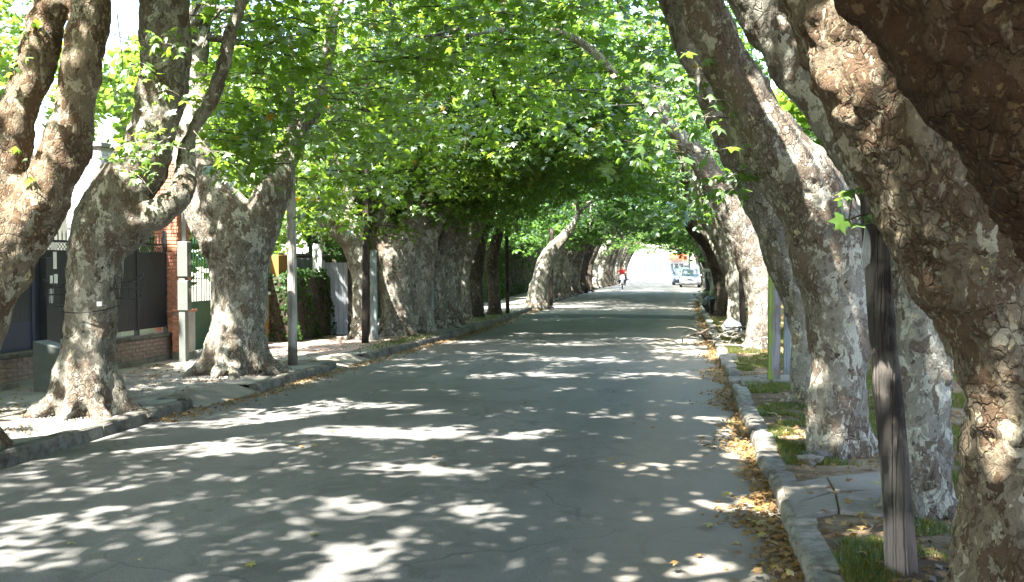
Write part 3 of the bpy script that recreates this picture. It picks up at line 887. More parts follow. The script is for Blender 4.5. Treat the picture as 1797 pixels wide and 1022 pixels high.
for side in protos:             # a generic tree that no spot used must not stay at the origin
    for k, o in enumerate(protos[side]):
        if (side, k) not in used:
            for ch in list(o.children): bpy.data.objects.remove(ch)
            bpy.data.objects.remove(o)
# trees behind the camera whose crowns shade the road in front
for side, x, y in (('l', -7.6, 3.5), ('l', -7.3, -3), ('r', 2.2, -1.5), ('l', -7.4, -9.5), ('r', 2.1, -7.5)):
    t = thing('plane_tree', 'plane tree beside the road just behind the viewpoint, out of the photo', 'tree', (x, y, .1), 'plane trees behind the viewpoint')
    s = 1 if side == 'l' else -1
    limbs = [[(0, 0, -.2, .45), (0, 0, .3, .42), (s * .1, 0, 1.6, .36), (s * .5, .1, 2.8, .34), (s * 1.1, .2, 4.4, .24), (s * 1.9, .2, 7.0, .14)], [(s * .3, 0, 2.4, .26), (s * -.3, .2, 4.6, .18), (s * -.4, .4, 7.0, .1)]]
    link('trunk', trunk_mesh('trunk', limbs, M['bark_grey'], .08, ((.45, .12),), (.42, 6, 1.1), 3), t)
    cm, w, az = crown_mesh('crown', (x, y, .1), x + s * 1.7, y, 4.4, 3.4, 11.5, 2300, .11, M['leaf'])
    o = link('crown', cm, t); o['kind'] = 'stuff'

# ------------------------------------------------------------------ ground, road, kerbs, verges
def sheet(name, poly, z, mat, kind='structure', sub=0.0, amp=0.0):
    me = bpy.data.meshes.new(name)
    me.from_pydata([(x, y, z) for x, y in poly], [], [tuple(range(len(poly)))])
    me.materials.append(mat)
    o = link(name, me)
    o['kind'] = kind
    return o

def strip(name, left, right, ys, zf, mat, nx=8, parent=None, kind='structure'):
    """a surface between two lines x=left(y) and x=right(y) with height zf(x, y)"""
    vs, fs = [], []
    for y in ys:
        a, b = left(y), right(y)
        for i in range(nx + 1):
            x = a + (b - a) * i / nx
            vs.append((x, y, zf(x, y)))
    for j in range(len(ys) - 1):
        for i in range(nx):
            k = j * (nx + 1) + i
            fs.append((k, k + 1, k + nx + 2, k + nx + 1))
    me = bpy.data.meshes.new(name)
    me.from_pydata(vs, [], fs)
    me.polygons.foreach_set('use_smooth', [True] * len(fs))
    me.materials.append(mat)
    o = link(name, me, parent)
    if kind: o['kind'] = kind
    return o

_lk = sorted([(p.y, p.x) for p in (G(0, 825), G(340, 718), G(455, 690), G(592, 648), G(650, 633), G(800, 592), G(862, 572), G(905, 556))])
_lk = [(-40, _lk[0][1])] + _lk + [(44, -6.05), (60, -6.15), (110, -6.1), (400, -6.1)]
def XL(y): return float(np.interp(y, [a for a, b in _lk], [b for a, b in _lk]))
def XR(y): return float(np.interp(y, [-40, 6, 36, 58, 68, 96, 104, 400], [.725, .725, .76, .95, 1.75, 1.85, 1.2, 1.2]))
KERB_H = .135
sheet('ground', [(-400, -60), (400, -60), (400, 900), (-400, 900)], -.06, M['ground'])
ys = list(np.arange(-12, 60, .5)) + list(np.arange(60, 160, 3)) + [200, 300, 420]
def crownz(x, y):
    u = (x - (XL(y) + XR(y)) / 2) / 3.6
    return .035 * (1 - min(1, u * u))
strip('road', lambda y: XL(y) - .02, lambda y: XR(y) + .02, ys, crownz, M['asphalt'], 12)
def bumpy(x, y, a=.02):
    return a * (math.sin(x * 3.1 + y * 1.3) + math.sin(y * 2.7 - x * 2.2) + .6 * math.sin(x * 7 + 1.4 * y) * math.sin(y * 6.1)) / 2
pz = lambda x, y: KERB_H - .02 + bumpy(x, y, .012)
yd = [(G(340, 718).y, G(455, 690).y), (G(597, 648).y, G(648, 633).y)]
def pav_edge(y): return XL(y) - (.53 if any(a - .01 < y < b + .01 for a, b in yd) else .13)
strip('left_pavement', lambda y: -10.6, pav_edge, sorted([y for y in ys if y < 125] + [v for a, b in yd for v in (a - .02, a, b, b + .02)]), pz, M['pavement'], 10)
strip('right_verge', lambda y: XR(y) + .18, lambda y: 8.0, [y for y in ys if y < 125], lambda x, y: KERB_H - .015 + bumpy(x, y, .02), M['soil'], 22)
# a darker strip across the road, slightly humped in the middle
strip('road_dark_strip', lambda y: XL(y) + .25, lambda y: XR(y) - .3, [34.3, 34.9, 35.5, 36.1, 36.7], lambda x, y: crownz(x, y) + .004 + .05 * math.sin((y - 34.3) / 2.4 * math.pi), mottled('dark_asphalt_strip', (.055, .055, .052), (.085, .085, .08), 2, grain=90, world=True), 10)

def kerb_piece(L, w, h, bev, jit=.0, seg=4, closed=True):
    """a kerb stone along +y: rounded road edge on -x side, slightly worn"""
    prof = [(0, -.08), (0, h * .55), (bev * .18, h - bev * .45), (bev * .55, h - bev * .12), (bev * 1.1, h), (w, h - .004), (w, -.08)]
    vs, fs = [], []
    for k in range(seg + 1):
        t = k / seg
        e = .012 if k in (0, seg) else 0
        for x, z in prof:
            vs.append((x + e * (1 if x < w / 2 else 0) + random.uniform(-jit, jit), L * t, z - e * (z > 0) + random.uniform(-jit, jit)))
    n = len(prof)
    for k in range(seg):
        for i in range(n - 1):
            fs.append((k * n + i, k * n + i + 1, (k + 1) * n + i + 1, (k + 1) * n + i))
    fs.append(tuple(range(n))[::-1]); fs.append(tuple(seg * n + i for i in range(n)))
    return vs, fs

# right kerb: single stones with joints, a few sunk or tilted
rk = thing('right_kerb', None, None, (0, 0, 0)); rk['kind'] = 'structure'
variants = []
for i in range(5):
    random.seed(40 + i)
    variants.append(MB().add(*kerb_piece(.955, .20, .15, .05, .008)).mesh('kerb_stone', M['concrete']))
random.seed(21)
y = 3.2
i = 0
while y < 100:
    o = link('kerb_stone', variants[i % 5], rk, (XR(y) + random.uniform(-.026, .026), y, random.uniform(-.022, .015) + (-.03 if random.random() < .12 else 0)))
    dx = XR(y + 1) - XR(y)
    o.rotation_euler = (random.uniform(-.018, .018), random.uniform(-.04, .04), -math.atan(dx) + random.uniform(-.02, .02))
    step = 1.0 if random.random() < .8 else .8
    o.scale = (1, step, random.uniform(.94, 1.06))
    y += step; i += 1
# left kerb: long cast lengths, broken by two driveways
lk = thing('left_kerb', None, None, (0, 0, 0)); lk['kind'] = 'structure'
lvar = []
for i in range(4):
    random.seed(60 + i)
    v, f = kerb_piece(.992, .17, .15, .05, .006)
    v = [(-x, yy, z) for x, yy, z in v]
    lvar.append(MB().add(v, [tuple(reversed(q)) for q in f]).mesh('kerb_stone', M['concrete_dark']))
yd = [(G(340, 718).y, G(455, 690).y), (G(597, 648).y, G(648, 633).y)]
y = 5.0; i = 0
while y < 100:
    gap = [g for g in yd if g[0] - .05 <= y < g[1]]
    if gap: 
        y = gap[0][1]; continue
    nxt = min([g[0] - y for g in yd if g[0] > y + .02] + [1.0])
    step = min(1.0, nxt)
    if step < .1: y += step + .01; continue
    o = link('kerb_stone', lvar[i % 4], lk, (XL(y) + random.uniform(-.01, .01), y, random.uniform(-.012, .008)))
    dx = (XL(y + step) - XL(y)) / step
    o.rotation_euler = (random.uniform(-.012, .012), random.uniform(-.03, .03), -math.atan(dx))
    o.scale = (1, step, random.uniform(.95, 1.05))
    y += step; i += 1
for a, b in yd:      # sloping concrete lips where the driveways meet the road
    strip('driveway_lip', lambda y: XL(y) - .55, lambda y: XL(y) + .07, list(np.linspace(a, b, 6)), lambda x, y: .012 + .122 * min(1, max(0, (XL(y) + .07 - x) / .5)), M['slab'], 4)

# pink tiled forecourt on the left: tiles laid in rows
tl = MB()
random.seed(5)
for ix in range(15):
    for iy in range(30):
        x0 = -9.6 + ix * .2 ; y0 = 18.6 + iy * .2
        if x0 + .2 > XL(y0) - .2 or (ix < 4 and iy < 3): continue
        z = .131 + random.uniform(-.003, .004)
        tl.box((x0 + .006, y0 + .006, z - .03), (x0 + .194, y0 + .194, z))
tl.build('paving_tiles', M['tile'])['kind'] = 'stuff'

# concrete path slabs crossing the right verge
ps = thing('verge_path', None, None, (0, 0, 0)); ps['kind'] = 'structure'
random.seed(3)
def slab(poly, z, mat=None):
    n = len(poly)
    c = Vector((sum(p[0] for p in poly) / n, sum(p[1] for p in poly) / n))
    vs = [(x, y, z - .08) for x, y in poly] + [(x, y, z - .006) for x, y in poly] + [(x + (c.x - x) * .02, y + (c.y - y) * .02, z) for x, y in poly]
    fs = [tuple(range(2 * n, 3 * n))]
    for k in range(n):
        j = (k + 1) % n
        fs += [(k, j, n + j, n + k), (n + k, n + j, 2 * n + j, 2 * n + k)]
    MB().add(vs, fs).build('path_slab', mat or M['slab'], ps)
g = lambda x, y: (lambda q: (q.x, q.y))(G(x, y, .145))
slab([g(1372, 850), g(1450, 838), g(1462, 862), g(1385, 884)], .147)
slab([g(1387, 887), g(1464, 865), g(1470, 895), g(1398, 906)], .150)
slab([g(1452, 838), g(1600, 822), g(1640, 846), g(1540, 858), g(1466, 861)], .149)
slab([g(1467, 865), g(1600, 854), g(1690, 880), g(1560, 905), g(1474, 896)], .146)
slab([g(1296, 660), g(1345, 657), g(1352, 672), g(1303, 676)], .146)
slab([g(1352, 657), g(1420, 654), g(1436, 668), g(1357, 672)], .148)
slab([g(1262, 622), g(1292, 620), g(1297, 634), g(1266, 636)], .147)

# ------------------------------------------------------------------ grass and leaf litter
def grass_mesh(name, pts, h, mat):
    n = len(pts)
    a = rng.uniform(0, 2 * math.pi, n)
    w = np.stack([np.cos(a), np.sin(a), 0 * a], 1) * rng.uniform(.003, .007, n)[:, None]
    lean = np.stack([rng.normal(0, .4, n), rng.normal(0, .4, n), np.ones(n)], 1) * (h * rng.uniform(.4, 1.3, n))[:, None]
    V = np.stack([pts - w, pts + w, pts + lean], 1).reshape(-1, 3)
    return tri_mesh(name, V, np.arange(n * 3).reshape(-1, 3), mat)
def patchy(p, thr): 
    return (np.sin(p[:, 0] * 3.3 + 1.5 * np.sin(p[:, 1] * 1.1)) + np.sin(p[:, 1] * 2.1 + p[:, 0] * 1.2) + .8 * np.sin(p[:, 0] * 7 - p[:, 1] * 4) + .6 * np.sin(p[:, 1] * 9.0 + p[:, 0] * 5)) > thr
gp = []
for y0, y1, dens, thr in ((5.2, 9, 7000, .0), (9, 12, 5500, -.1), (12, 18, 4200, -.6), (18, 32, 2000, -1.2), (32, 70, 400, -.8)):
    n = int((y1 - y0) * 3.4 * dens)
    x = rng.uniform(0, 1, n) ** 1.25 * 3.4
    y = rng.uniform(y0, y1, n)
    x = x + np.array([XR(v) for v in np.linspace(y0, y1, 50)])[np.minimum(((y - y0) / (y1 - y0) * 49).astype(int), 49)] + .2
    p = np.stack([x, y, np.full(n, KERB_H - .02)], 1)
    p = p[patchy(p, thr)]
    px, py, d = project(p)
    ins = ((px > 1340) & (px < 1640) & (py > 818) & (py < 905)) | ((px > 1278) & (px < 1440) & (py > 652) & (py < 674))
    gp.append(p[~ins])
gp = np.concatenate(gp)
o = link('grass', grass_mesh('grass', gp, .055, M['grass'])); tag(o, 'short patchy green grass growing along the right verge between kerb and trees', 'grass', kind='stuff')
gl = []
for gx, gy, rr, n in ((700, 606, .9, 2500), (735, 596, .9, 2500), (860, 560, 1.2, 2600), (900, 552, 1.4, 2600), (560, 655, .3, 500)):
    c = G(gx, gy, .12)
    gl.append(np.stack([rng.normal(c.x, rr * .45, n), rng.normal(c.y, rr, n), np.full(n, KERB_H - .02)], 1))
gl = np.concatenate(gl); gl = gl[gl[:, 0] < np.array([XL(v) for v in gl[:, 1]]) - .2]
o = link('grass', grass_mesh('grass', gl, .06, M['grass'])); tag(o, 'tufts of grass round the feet of the left-hand trees', 'grass', kind='stuff')

def litter(name, pts, size, mat, label, flat=.45, tm=LEAF_LOW, zr=.02):
    n = len(pts)
    nr = np.stack([rng.normal(0, flat, n), rng.normal(0, flat, n), np.ones(n)], 1)
    hd = np.stack([rng.normal(0, 1, n), rng.normal(0, 1, n), rng.normal(0, .2, n)], 1)
    pts = pts + np.stack([0 * nr[:, 0], 0 * nr[:, 0], rng.uniform(.008, zr, n)], 1)
    V, T = place_leaves(pts, nr, hd, size * rng.uniform(.4, 1.2, n), tm)
    o = link(name, tri_mesh(name, V, T, mat))
    tag(o, label, 'leaf litter', kind='stuff')
    return o
# right gutter
n = 9000
y = 5 + 45 * rng.uniform(0, 1, n) ** 1.6
xr = np.array([XR(v) for v in y])
wv = .16 + .10 * np.sin(y * 1.9) + .06 * np.sin(y * 4.3)
x = xr - np.abs(rng.normal(0, 1, n)) * (wv + .02) * .72 + .02
hump = np.maximum(0, 1 - (xr - x) / .3) * .05
p = np.stack([x, y, np.array([crownz(a, b) for a, b in zip(x, y)]) + hump * rng.uniform(0, 1, n)], 1)
p = p[p[:, 0] < np.array([XR(v) for v in p[:, 1]]) + .0]
litter('leaf_litter', p, .042, M['dryleaf'], 'drift of dry brown and tan leaves filling the right-hand gutter', .6, LEAF_LOW)
n = 2600
y = 11 + 30 * rng.uniform(0, 1, n) ** 1.2
x = np.array([XL(v) for v in y]) + np.abs(rng.normal(0, .22, n)) + .03
litter('leaf_litter', np.stack([x, y, np.full(n, .012)], 1), .045, M['dryleaf'], 'dry brown leaves gathered along the foot of the left kerb', .5)
n = 5200
y = 5.5 + 30 * rng.uniform(0, 1, n) ** 1.5; x = rng.uniform(.95, 4.2, n)
litter('leaf_litter', np.stack([x, y, np.full(n, KERB_H - .005)], 1), .05, M['dryleaf'], 'fallen dry leaves scattered over the soil of the right verge', .5)
n = 2200
y = rng.uniform(8, 30, n); x = rng.uniform(-9.8, -6.7, n)
litter('leaf_litter', np.stack([x, y, np.full(n, KERB_H - .01)], 1), .042, M['dryleaf'], 'dry leaves scattered on the left-hand pavement', .4)
# gravel and crumbled soil round the left-hand trees
n = 9000
y = rng.uniform(9.2, 19, n); x = rng.uniform(-8.3, -6.55, n)
p = np.stack([x, y, np.full(n, KERB_H - .012)], 1); p = p[patchy(p, -.5)]
s = rng.uniform(.006, .02, len(p))
oct_v = np.array([(1, 0, 0), (0, 1, 0), (-1, 0, 0), (0, -1, 0), (0, 0, .7), (0, 0, -.7)]); oct_t = np.array([(0, 1, 4), (1, 2, 4), (2, 3, 4), (3, 0, 4)])
V = (p[:, None] + oct_v[None] * s[:, None, None] * rng.uniform(.6, 1.3, (len(p), 6, 1))).reshape(-1, 3)
T = (oct_t[None] + (np.arange(len(p)) * 6)[:, None, None]).reshape(-1, 3)
tag(link('gravel', tri_mesh('gravel', V, T, M['pavement'])), 'grey gravel and crumbs of concrete round the feet of the left-hand trees', 'gravel', kind='stuff')

# single fallen leaves one can pick out
random.seed(77)
fl = []
for i in range(6):
    v, t = LEAF_HI
    rs = rng.uniform(.6, 2.2)
    vv = v.copy(); vv[:, 2] = vv[:, 2] * rs + .12 * np.sin(vv[:, 0] * 3 + i) ; vv[:, 2] -= vv[:, 2].min()
    fl.append(tri_mesh('fallen_leaf', vv, t, M['dryleaf'] if i < 4 else M['yelleaf']))
def fallen(x, y, z, s, k, label, group):
    o = link('fallen_leaf', fl[k], None, (x, y, z))
    o.scale = (s, s, s); o.rotation_euler = (random.uniform(-.15, .15), random.uniform(-.15, .15), random.uniform(0, 6.28))
    tag(o, label, 'fallen leaf', group)
for i in range(130):
    y = 5.2 + 7 * random.random() ** 1.5
    x = XR(y) - abs(random.gauss(0, .17)) - .04
    fallen(x, y, crownz(x, y) + random.uniform(.02, .05), random.uniform(.035, .06), random.randrange(5), 'curled dry plane leaf lying on top of the drift in the right gutter', 'curled leaves on the gutter drift')
for i in range(55):
    y = 6 + 12 * random.random(); x = random.uniform(1.0, 2.6)
    fallen(x, y, KERB_H + .01, random.uniform(.04, .065), random.randrange(6), 'dry plane leaf fallen on the grass and soil of the right verge', 'leaves fallen on the right verge')
for i in range(60):
    y = 5.5 + 22 * random.random() ** 1.3; x = random.uniform(-6.0, .3)
    fallen(x, y, crownz(x, y) + .006, random.uniform(.03, .055), random.randrange(6), 'single dry leaf lying out on the open asphalt of the road', 'leaves strewn over the asphalt')
q = G(1248, 932); fallen(q.x, q.y, .02, .085, 4, 'large yellow-green leaf on the asphalt beside the right gutter', None)
q = G(238, 990); fallen(q.x, q.y, .02, .07, 5, 'crumpled green leaf alone on the asphalt at the bottom left', None)

# ------------------------------------------------------------------ poles and posts
def lean_pole(name, label, base_px, top_px, w0, w1, mat, cat_='pole', z=.12, n=16, group=None, wob=.0):
    b = G(*base_px, z); d = depth(b)
    tp = P(top_px[0], top_px[1], d)
    r0, r1 = w0 / 2 / FPX * d, w1 / 2 / FPX * d
    t = tp - b
    pts, rs = [], []
    for i in range(9):
        k = i / 8
        p = t * k + Vector((math.sin(k * 9 + w0), math.cos(k * 7 + w1), 0)) * wob
        if i == 0: p = Vector((0, 0, -.15))
        pts.append(p); rs.append(r0 + (r1 - r0) * k)
    o = MB().tube(pts, rs, n).build(name, mat, None, b)
    return tag(o, label, cat_, group), b, d
def lean_rough(name, label, base_px, top_px, w0, w1, mat):
    b = G(*base_px, .12); d = depth(b); t = P(top_px[0], top_px[1], d) - b
    rs = random.Random(9)
    vs, fs, n, m_ = [], [], 40, 60
    groove = [rs.random() for _ in range(n)]
    for i in range(m_ + 1):
        k = i / m_
        c = t * k + Vector((.005 * math.sin(k * 8), .005 * math.cos(k * 6), 0))
        if i == 0: c = Vector((0, 0, -.12))
        r = (w0 + (w1 - w0) * k) / 2 / FPX * d * (1 + .035 * math.sin(k * 23) * math.sin(k * 9) + (.05 if k < .08 else 0))
        for j in range(n):
            a = 2 * math.pi * j / n
            g_ = groove[(j + int(3 * math.sin(k * 5))) % n]
            q = r * (1 + .03 * math.sin(3 * a + k * 4) + .02 * math.sin(7 * a - k * 9) - (.05 * g_ if g_ > .8 else 0) + rs.uniform(-.008, .008))
            vs.append(c + Vector((math.cos(a) * q, math.sin(a) * q, 0)))
    for i in range(m_):
        for j in range(n):
            j2 = (j + 1) % n
            fs.append((i * n + j, i * n + j2, (i + 1) * n + j2, (i + 1) * n + j))
    fs.append(tuple(m_ * n + j for j in range(n)))
    return tag(MB().add(vs, fs, True).build(name, mat, None, b), label, 'pole'), b, d
np_pole, npb, npd = lean_rough('wooden_pole', 'dark weathered wooden pole with pale foot, leaning against the nearest right-hand trunks', (1583, 1004), (1530, 340), 52, 43, M['wood_pole'])
lean_pole('pale_pole', 'pale grey round pole rising from the left pavement right of the pot-bellied tree', (514, 641), (508, 60), 17, 14, M['pole_pale'])
lean_pole('dark_pole', 'dark brown pole tight against the slimmer tree on the left', (641, 603), (644, 110), 13, 11, M['wood_dark'])
lean_pole('grey_post', 'short bluish-grey post between the slimmer tree and the knobbly-headed one', (657, 598), (655, 440), 13, 12, M['post_blue'], 'post')
lean_pole('grey_post', 'straight grey post in front of the pale flaking trunk on the left', (757, 580), (756, 432), 10, 9, M['post_blue'], 'post')
lean_pole('dark_pole', 'thin dark pole standing on the grass before the far left hedge', (891, 551), (889, 400), 7, 6, M['wood_dark'])
lean_pole('dark_pole', 'dark pole among the first sunlit trunks of the distant left row', (966, 532), (968, 400), 9, 7, M['wood_dark'])
lean_pole('dark_pole', 'slim dark pole beside the peeled tree on the right verge', (1304, 583), (1300, 440), 11, 9, M['wood_dark'])
lean_pole('dark_pole', 'thin dark pole in the distant left row near the motorcyclist', (1029, 512), (1028, 430), 6, 5, M['wood_dark'])
# square mossy post and bluish post
def square_post(label, base_px, top_y, w, mat, dz=.05):
    b = G(*base_px, .12); d = depth(b); h = P(base_px[0], top_y, d).z - b.z; r = w / 2 / FPX * d
    return tag(MB().box((-r, -r, -.1), (r, r, h), .012).build('concrete_post', mat, None, b), label, 'post')
square_post('square concrete post with bright green moss on its left face', (1358, 668), 438, 20, M['post_moss'])
square_post('bluish-grey concrete post just right of the mossy one', (1384, 660), 474, 17, M['post_blue'])

# loose bundle of wires hanging at the top of the wooden pole
wb = thing('wire_bundle', 'pale loose wires dangling from the head of the near wooden pole', 'wires', P(1518, 430, npd - .05))
for i in range(6):
    a = P(1519 + i * 1.2, 398 + i * 3, npd - .1) - wb.location; c = P(1514 + i * 2.6, 440, npd - .12) - wb.location; e = P(1510 + i * 3.0, 472 - abs(i - 2) * 3, npd - .12) - wb.location
    MB().tube(catmull([tuple(a), tuple(c), tuple(e)], 4), .0045, 5).build('wire', M['galv'], wb)

# street cables
def cable(label, pts, r=.012):
    pts = [P(*p) for p in pts]
    o = pts[0].copy()
    tag(MB().tube([p - o for p in map(Vector, catmull([tuple(p) for p in pts], 8))], r, 5).build('overhead_cable', M['cable'], None, o), label, 'cable')
cable('upper black cable sagging over the road from the dark pole', [(644, 122, 23.5), (760, 140, 21.5), (900, 153, 19.5), (1060, 158, 18), (1240, 150, 17)])
cable('lower black cable sagging over the road from the dark pole', [(644, 150, 23.5), (760, 178, 23), (900, 187, 22), (1060, 186, 21), (1240, 176, 20)], .011)

# ------------------------------------------------------------------ fences, gates and walls on the left
FX = -9.55                      # the property line
def FY(px, x=FX):               # distance along the street of a photo column on a plane x = const
    v = _f + _r * ((px - CX) / FPX)
    return x / v.x * v.y
def FZ(px, py, x=FX):
    v = _f + _r * ((px - CX) / FPX) - _u * ((py - CY) / FPX)
    return CAM.z + x / v.x * v.z

def brick_wall(parent, face, u0, u1, z0, z1, mat, L=.235, H=.062, T=.1, joint=.011, name='brick', seed=0, proud=.012):
    """bricks in running bond; face = function (u, z, depth) -> point; shares one mesh per brick size"""
    random.seed(seed)
    cache = {}
    row = 0
    z = z0
    while z + H <= z1 + .02:
        u = u0 - (L / 2 if row % 2 else 0)
        while u < u1 - .02:
            a, b = max(u, u0), min(u + L - joint, u1)
            if b - a > .03:
                key = round(b - a, 2)
                if key not in cache:
                    hw = key / 2
                    cache[key] = MB().box((-T / 2, -hw, -H / 2 + joint / 2), (T / 2, hw, H / 2 - joint / 2), .004).mesh(name, mat)
                p, rz = face((a + b) / 2, z + H / 2)
                o = link(name, cache[key], parent, p + Vector((math.cos(rz), math.sin(rz), 0)) * random.uniform(-.003, proud))
                o.rotation_euler = (0, 0, rz)
            u += L
        z += H
        row += 1
def facing_x(x, rz=0.0, base=Vector((0, 0, 0))):
    return lambda u, z: (Vector((x, u, z)) - base, rz)
def facing_y(y, base=Vector((0, 0, 0))):
    return lambda u, z: (Vector((u, y, z)) - base, -math.pi / 2)

# low brick wall that carries the dark fence
ya, yb = 12.6, FY(293)
wz = .62
bw = thing('brick_wall', 'low brown brick wall with a cement cap under the dark slatted fence', 'wall', (FX, (ya + yb) / 2, 0))
o_ = bw.location
MB().box((-.11, ya - o_.y, -.1), (.10, yb - o_.y, wz - .07)).build('wall_core', M['mortar'], bw)
MB().box((-.135, ya - o_.y, -.1), (.135, yb - o_.y, .20), .01).build('plinth', M['slab'], bw)
MB().box((-.16, ya - o_.y, wz - .07), (.17, yb - o_.y, wz), .012).build('cap', M['concrete_dark'], bw)
brick_wall(bw, facing_x(FX + .065, 0, o_), ya, yb, .205, wz - .075, M['brick_brown'], H=.068)
# dark slatted fence on it
fn = thing('slatted_fence', 'dark metal fence with close vertical slats, lattice strip and spikes on the brick wall', 'fence', (FX, (ya + yb) / 2, wz))
zt = FZ(285, 445) - wz
pan, lat, spk = MB(), MB(), MB()
y = ya + .02
while y < yb - .05:
    pan.box((-.012, y - o_.y, .1), (.012, y - o_.y + .048, zt))
    y += .055
pan.build('slat_panel', M['steel_dark'], fn)['kind'] = 'stuff'
for zz in (.12, zt * .5, zt, zt + .16):
    MB().box((-.03, ya - o_.y, zz - .018), (-.013, yb - o_.y, zz + .018)).build('rail', M['steel_dark'], fn)
y = ya
while y < yb - .16:
    for a, b in (((y, 0), (y + .16, .15)), ((y, .15), (y + .16, 0)), ((y + .08, 0), (y + .24, .15)), ((y + .08, .15), (y + .24, 0))):
        lat.tube([(0, a[0] - o_.y, zt + a[1]), (0, min(b[0], yb) - o_.y, zt + b[1])], .006, 4, False)
    y += .16
lat.build('lattice', M['steel_dark'], fn)['kind'] = 'stuff'
y = ya + .05
while y < yb:
    spk.tube([(0, y - o_.y, zt + .15), (0, y - o_.y, zt + .27), (0, y - o_.y, zt + .34)], [.008, .010, .001], 5)
    y += .105
spk.build('spike', M['steel_dark'], fn)['kind'] = 'stuff'
for yy in (ya + .05, (ya + yb) / 2 - .1, FY(240), yb - .04):
    MB().box((-.045, yy - o_.y - .03, 0), (.03, yy - o_.y + .03, zt + .42)).build('post', M['steel_dark'], fn)

# tall red brick pillar
py0, py1 = FY(291), FY(291) + .52
pc = Vector((FX, (py0 + py1) / 2, 0))
pl = thing('brick_pillar', 'tall red brick gate pillar between the dark fence and the green gate', 'pillar', pc)
MB().box((-.22, -.25, 0), (.215, .25, 3.9)).build('pillar_core', M['mortar'], pl)
MB().box((-.27, -.30, -.1), (.27, .30, .28), .01).build('plinth', M['slab'], pl)
MB().box((-.27, -.31, 3.9), (.27, .31, 3.98), .01).build('cap', M['concrete'], pl)
brick_wall(pl, facing_x(FX + .19, 0, pc), py0 + .01, py1 - .01, .29, 3.88, M['brick_red'], H=.068, seed=2)
brick_wall(pl, facing_y(py0 + .045, pc), FX - .22, FX + .23, .29, 3.88, M['brick_red'], H=.068, seed=3)
# stepped lower brick pier in front of it
pc2 = Vector((FX + .38, py0 - .02, 0))
pr = thing('brick_pier', 'waist-high brick pier with grey rendered side at the foot of the tall pillar', 'pillar', pc2)
MB().box((-.13, -.17, -.1), (.13, .17, 1.0)).build('pier_core', M['mortar'], pr)
MB().box((-.16, -.20, 1.0), (.16, .20, 1.05), .01).build('cap', M['brick_red'], pr)
MB().box((-.14, -.18, -.1), (.15, .18, .25), .01).build('plinth', M['slab'], pr)
brick_wall(pr, facing_y(pc2.y - .135, pc2), pc2.x - .14, pc2.x + .14, .26, .98, M['brick_red'], H=.068, seed=4)
# utility column with meter boxes
ub = G(322, 637, .1)
uc = thing('meter_column', 'narrow pale grey column with two meter boxes beside the green gate', 'meter column', ub)
MB().box((-.05, -.06, -.1), (.07, .06, 1.55), .01).build('column', M['grey_box'], uc)
MB().box((-.06, -.08, .95), (.13, .08, 1.5), .012).build('meter_box', M['grey_box'], uc)
MB().box((-.06, -.08, 1.56), (.13, .08, 2.2), .012).build('meter_box', M['grey_box'], uc)
MB().box((.131, -.05, 1.12), (.136, .05, 1.36)).build('meter_window', M['glass'], uc)
MB().box((.131, -.05, 1.78), (.136, .05, 2.02)).build('meter_window', M['glass'], uc)
MB().tube([(0, .05, 2.2), (0, .05, 4.6)], .035, 10).build('mast', M['galv'], uc)

# green gate: two leaves
gy0, gy1 = FY(331), FY(331) + 3.2
gg = thing('green_gate', 'dark green double gate, solid below and open bars above, beyond the brick pillar', 'gate', (FX, (gy0 + gy1) / 2, .12))
gw = (gy1 - gy0) / 2
ztop = 2.25
for k in range(2):
    a = -gw + k * gw + .02; b = a + gw - .04
    MB().box((-.012, a, .08), (.012, b, 1.0)).build('sheet', M['steel_green'], gg)
    for zz in (.06, .98, ztop - .12):
        MB().box((-.028, a, zz), (.028, b, zz + .05)).build('rail', M['steel_green'], gg)
    for yy in (a, b - .05):
        MB().box((-.03, yy, 0), (.03, yy + .05, ztop)).build('stile', M['steel_green'], gg)
bars = MB()
y = -gw + .1
while y < gw:
    bars.tube([(0, y, 1.0), (0, y, ztop - .02), (0, y, ztop + .06)], [.011, .011, .002], 6)
    y += .11
bars.build('bar', M['steel_green'], gg)['kind'] = 'stuff'
MB().box((.02, -.09, 1.02), (.06, .09, 1.14), .008).build('lock', M['galv'], gg)

# far-left navy gate, slot of light and the intercom cabinet
ga, gb = 7.5, FY(57)
ng = thing('navy_gate', 'solid navy-blue sheet metal gate at the far left', 'gate', (FX, (ga + gb) / 2, .1))
w = (gb - ga) / 2
zt2 = FZ(40, 432) - .1
MB().box((-.015, -w, .05), (.015, w, .95)).build('lower_sheet', M['gate_navy'], ng)
sl = MB(); y = -w
while y < w - .05:
    sl.box((-.014, y, .96), (.014, y + .085, zt2)); y += .093
sl.build('upper_slat', M['steel_dark'], ng)['kind'] = 'stuff'
for zz in (.04, .94, zt2 - .05): MB().box((-.035, -w, zz), (-.016, w, zz + .06)).build('rail', M['gate_navy'], ng)
MB().box((-.04, w - .06, 0), (.035, w, zt2 + .05)).build('stile', M['gate_navy'], ng)
ca, cb = FY(68), FY(92)
cc = thing('intercom_cabinet', 'dark metal gatepost cabinet with white notices, left of the wire-basket tree', 'cabinet', (FX + .03, (ca + cb) / 2, .1))
w = (cb - ca) / 2
MB().box((-.12, -w, 0), (.10, w, FZ(80, 452) - .1), .008).build('cabinet_body', M['steel_dark'], cc)
for (a, b, z0_, z1_) in ((-.5, -.1, 1.50, 1.62), (.1, .6, 1.50, 1.64), (.0, .5, 1.72, 1.98), (-.3, .55, 2.02, 2.12)):
    MB().box((.101, a * w, z0_), (.106, b * w, z1_)).build('notice', M['white_paint'], cc)
MB().box((.101, -w * .7, 1.2), (.125, -w * .2, 1.42), .006).build('intercom', M['galv'], cc)
sb = G(97, 688, .1)
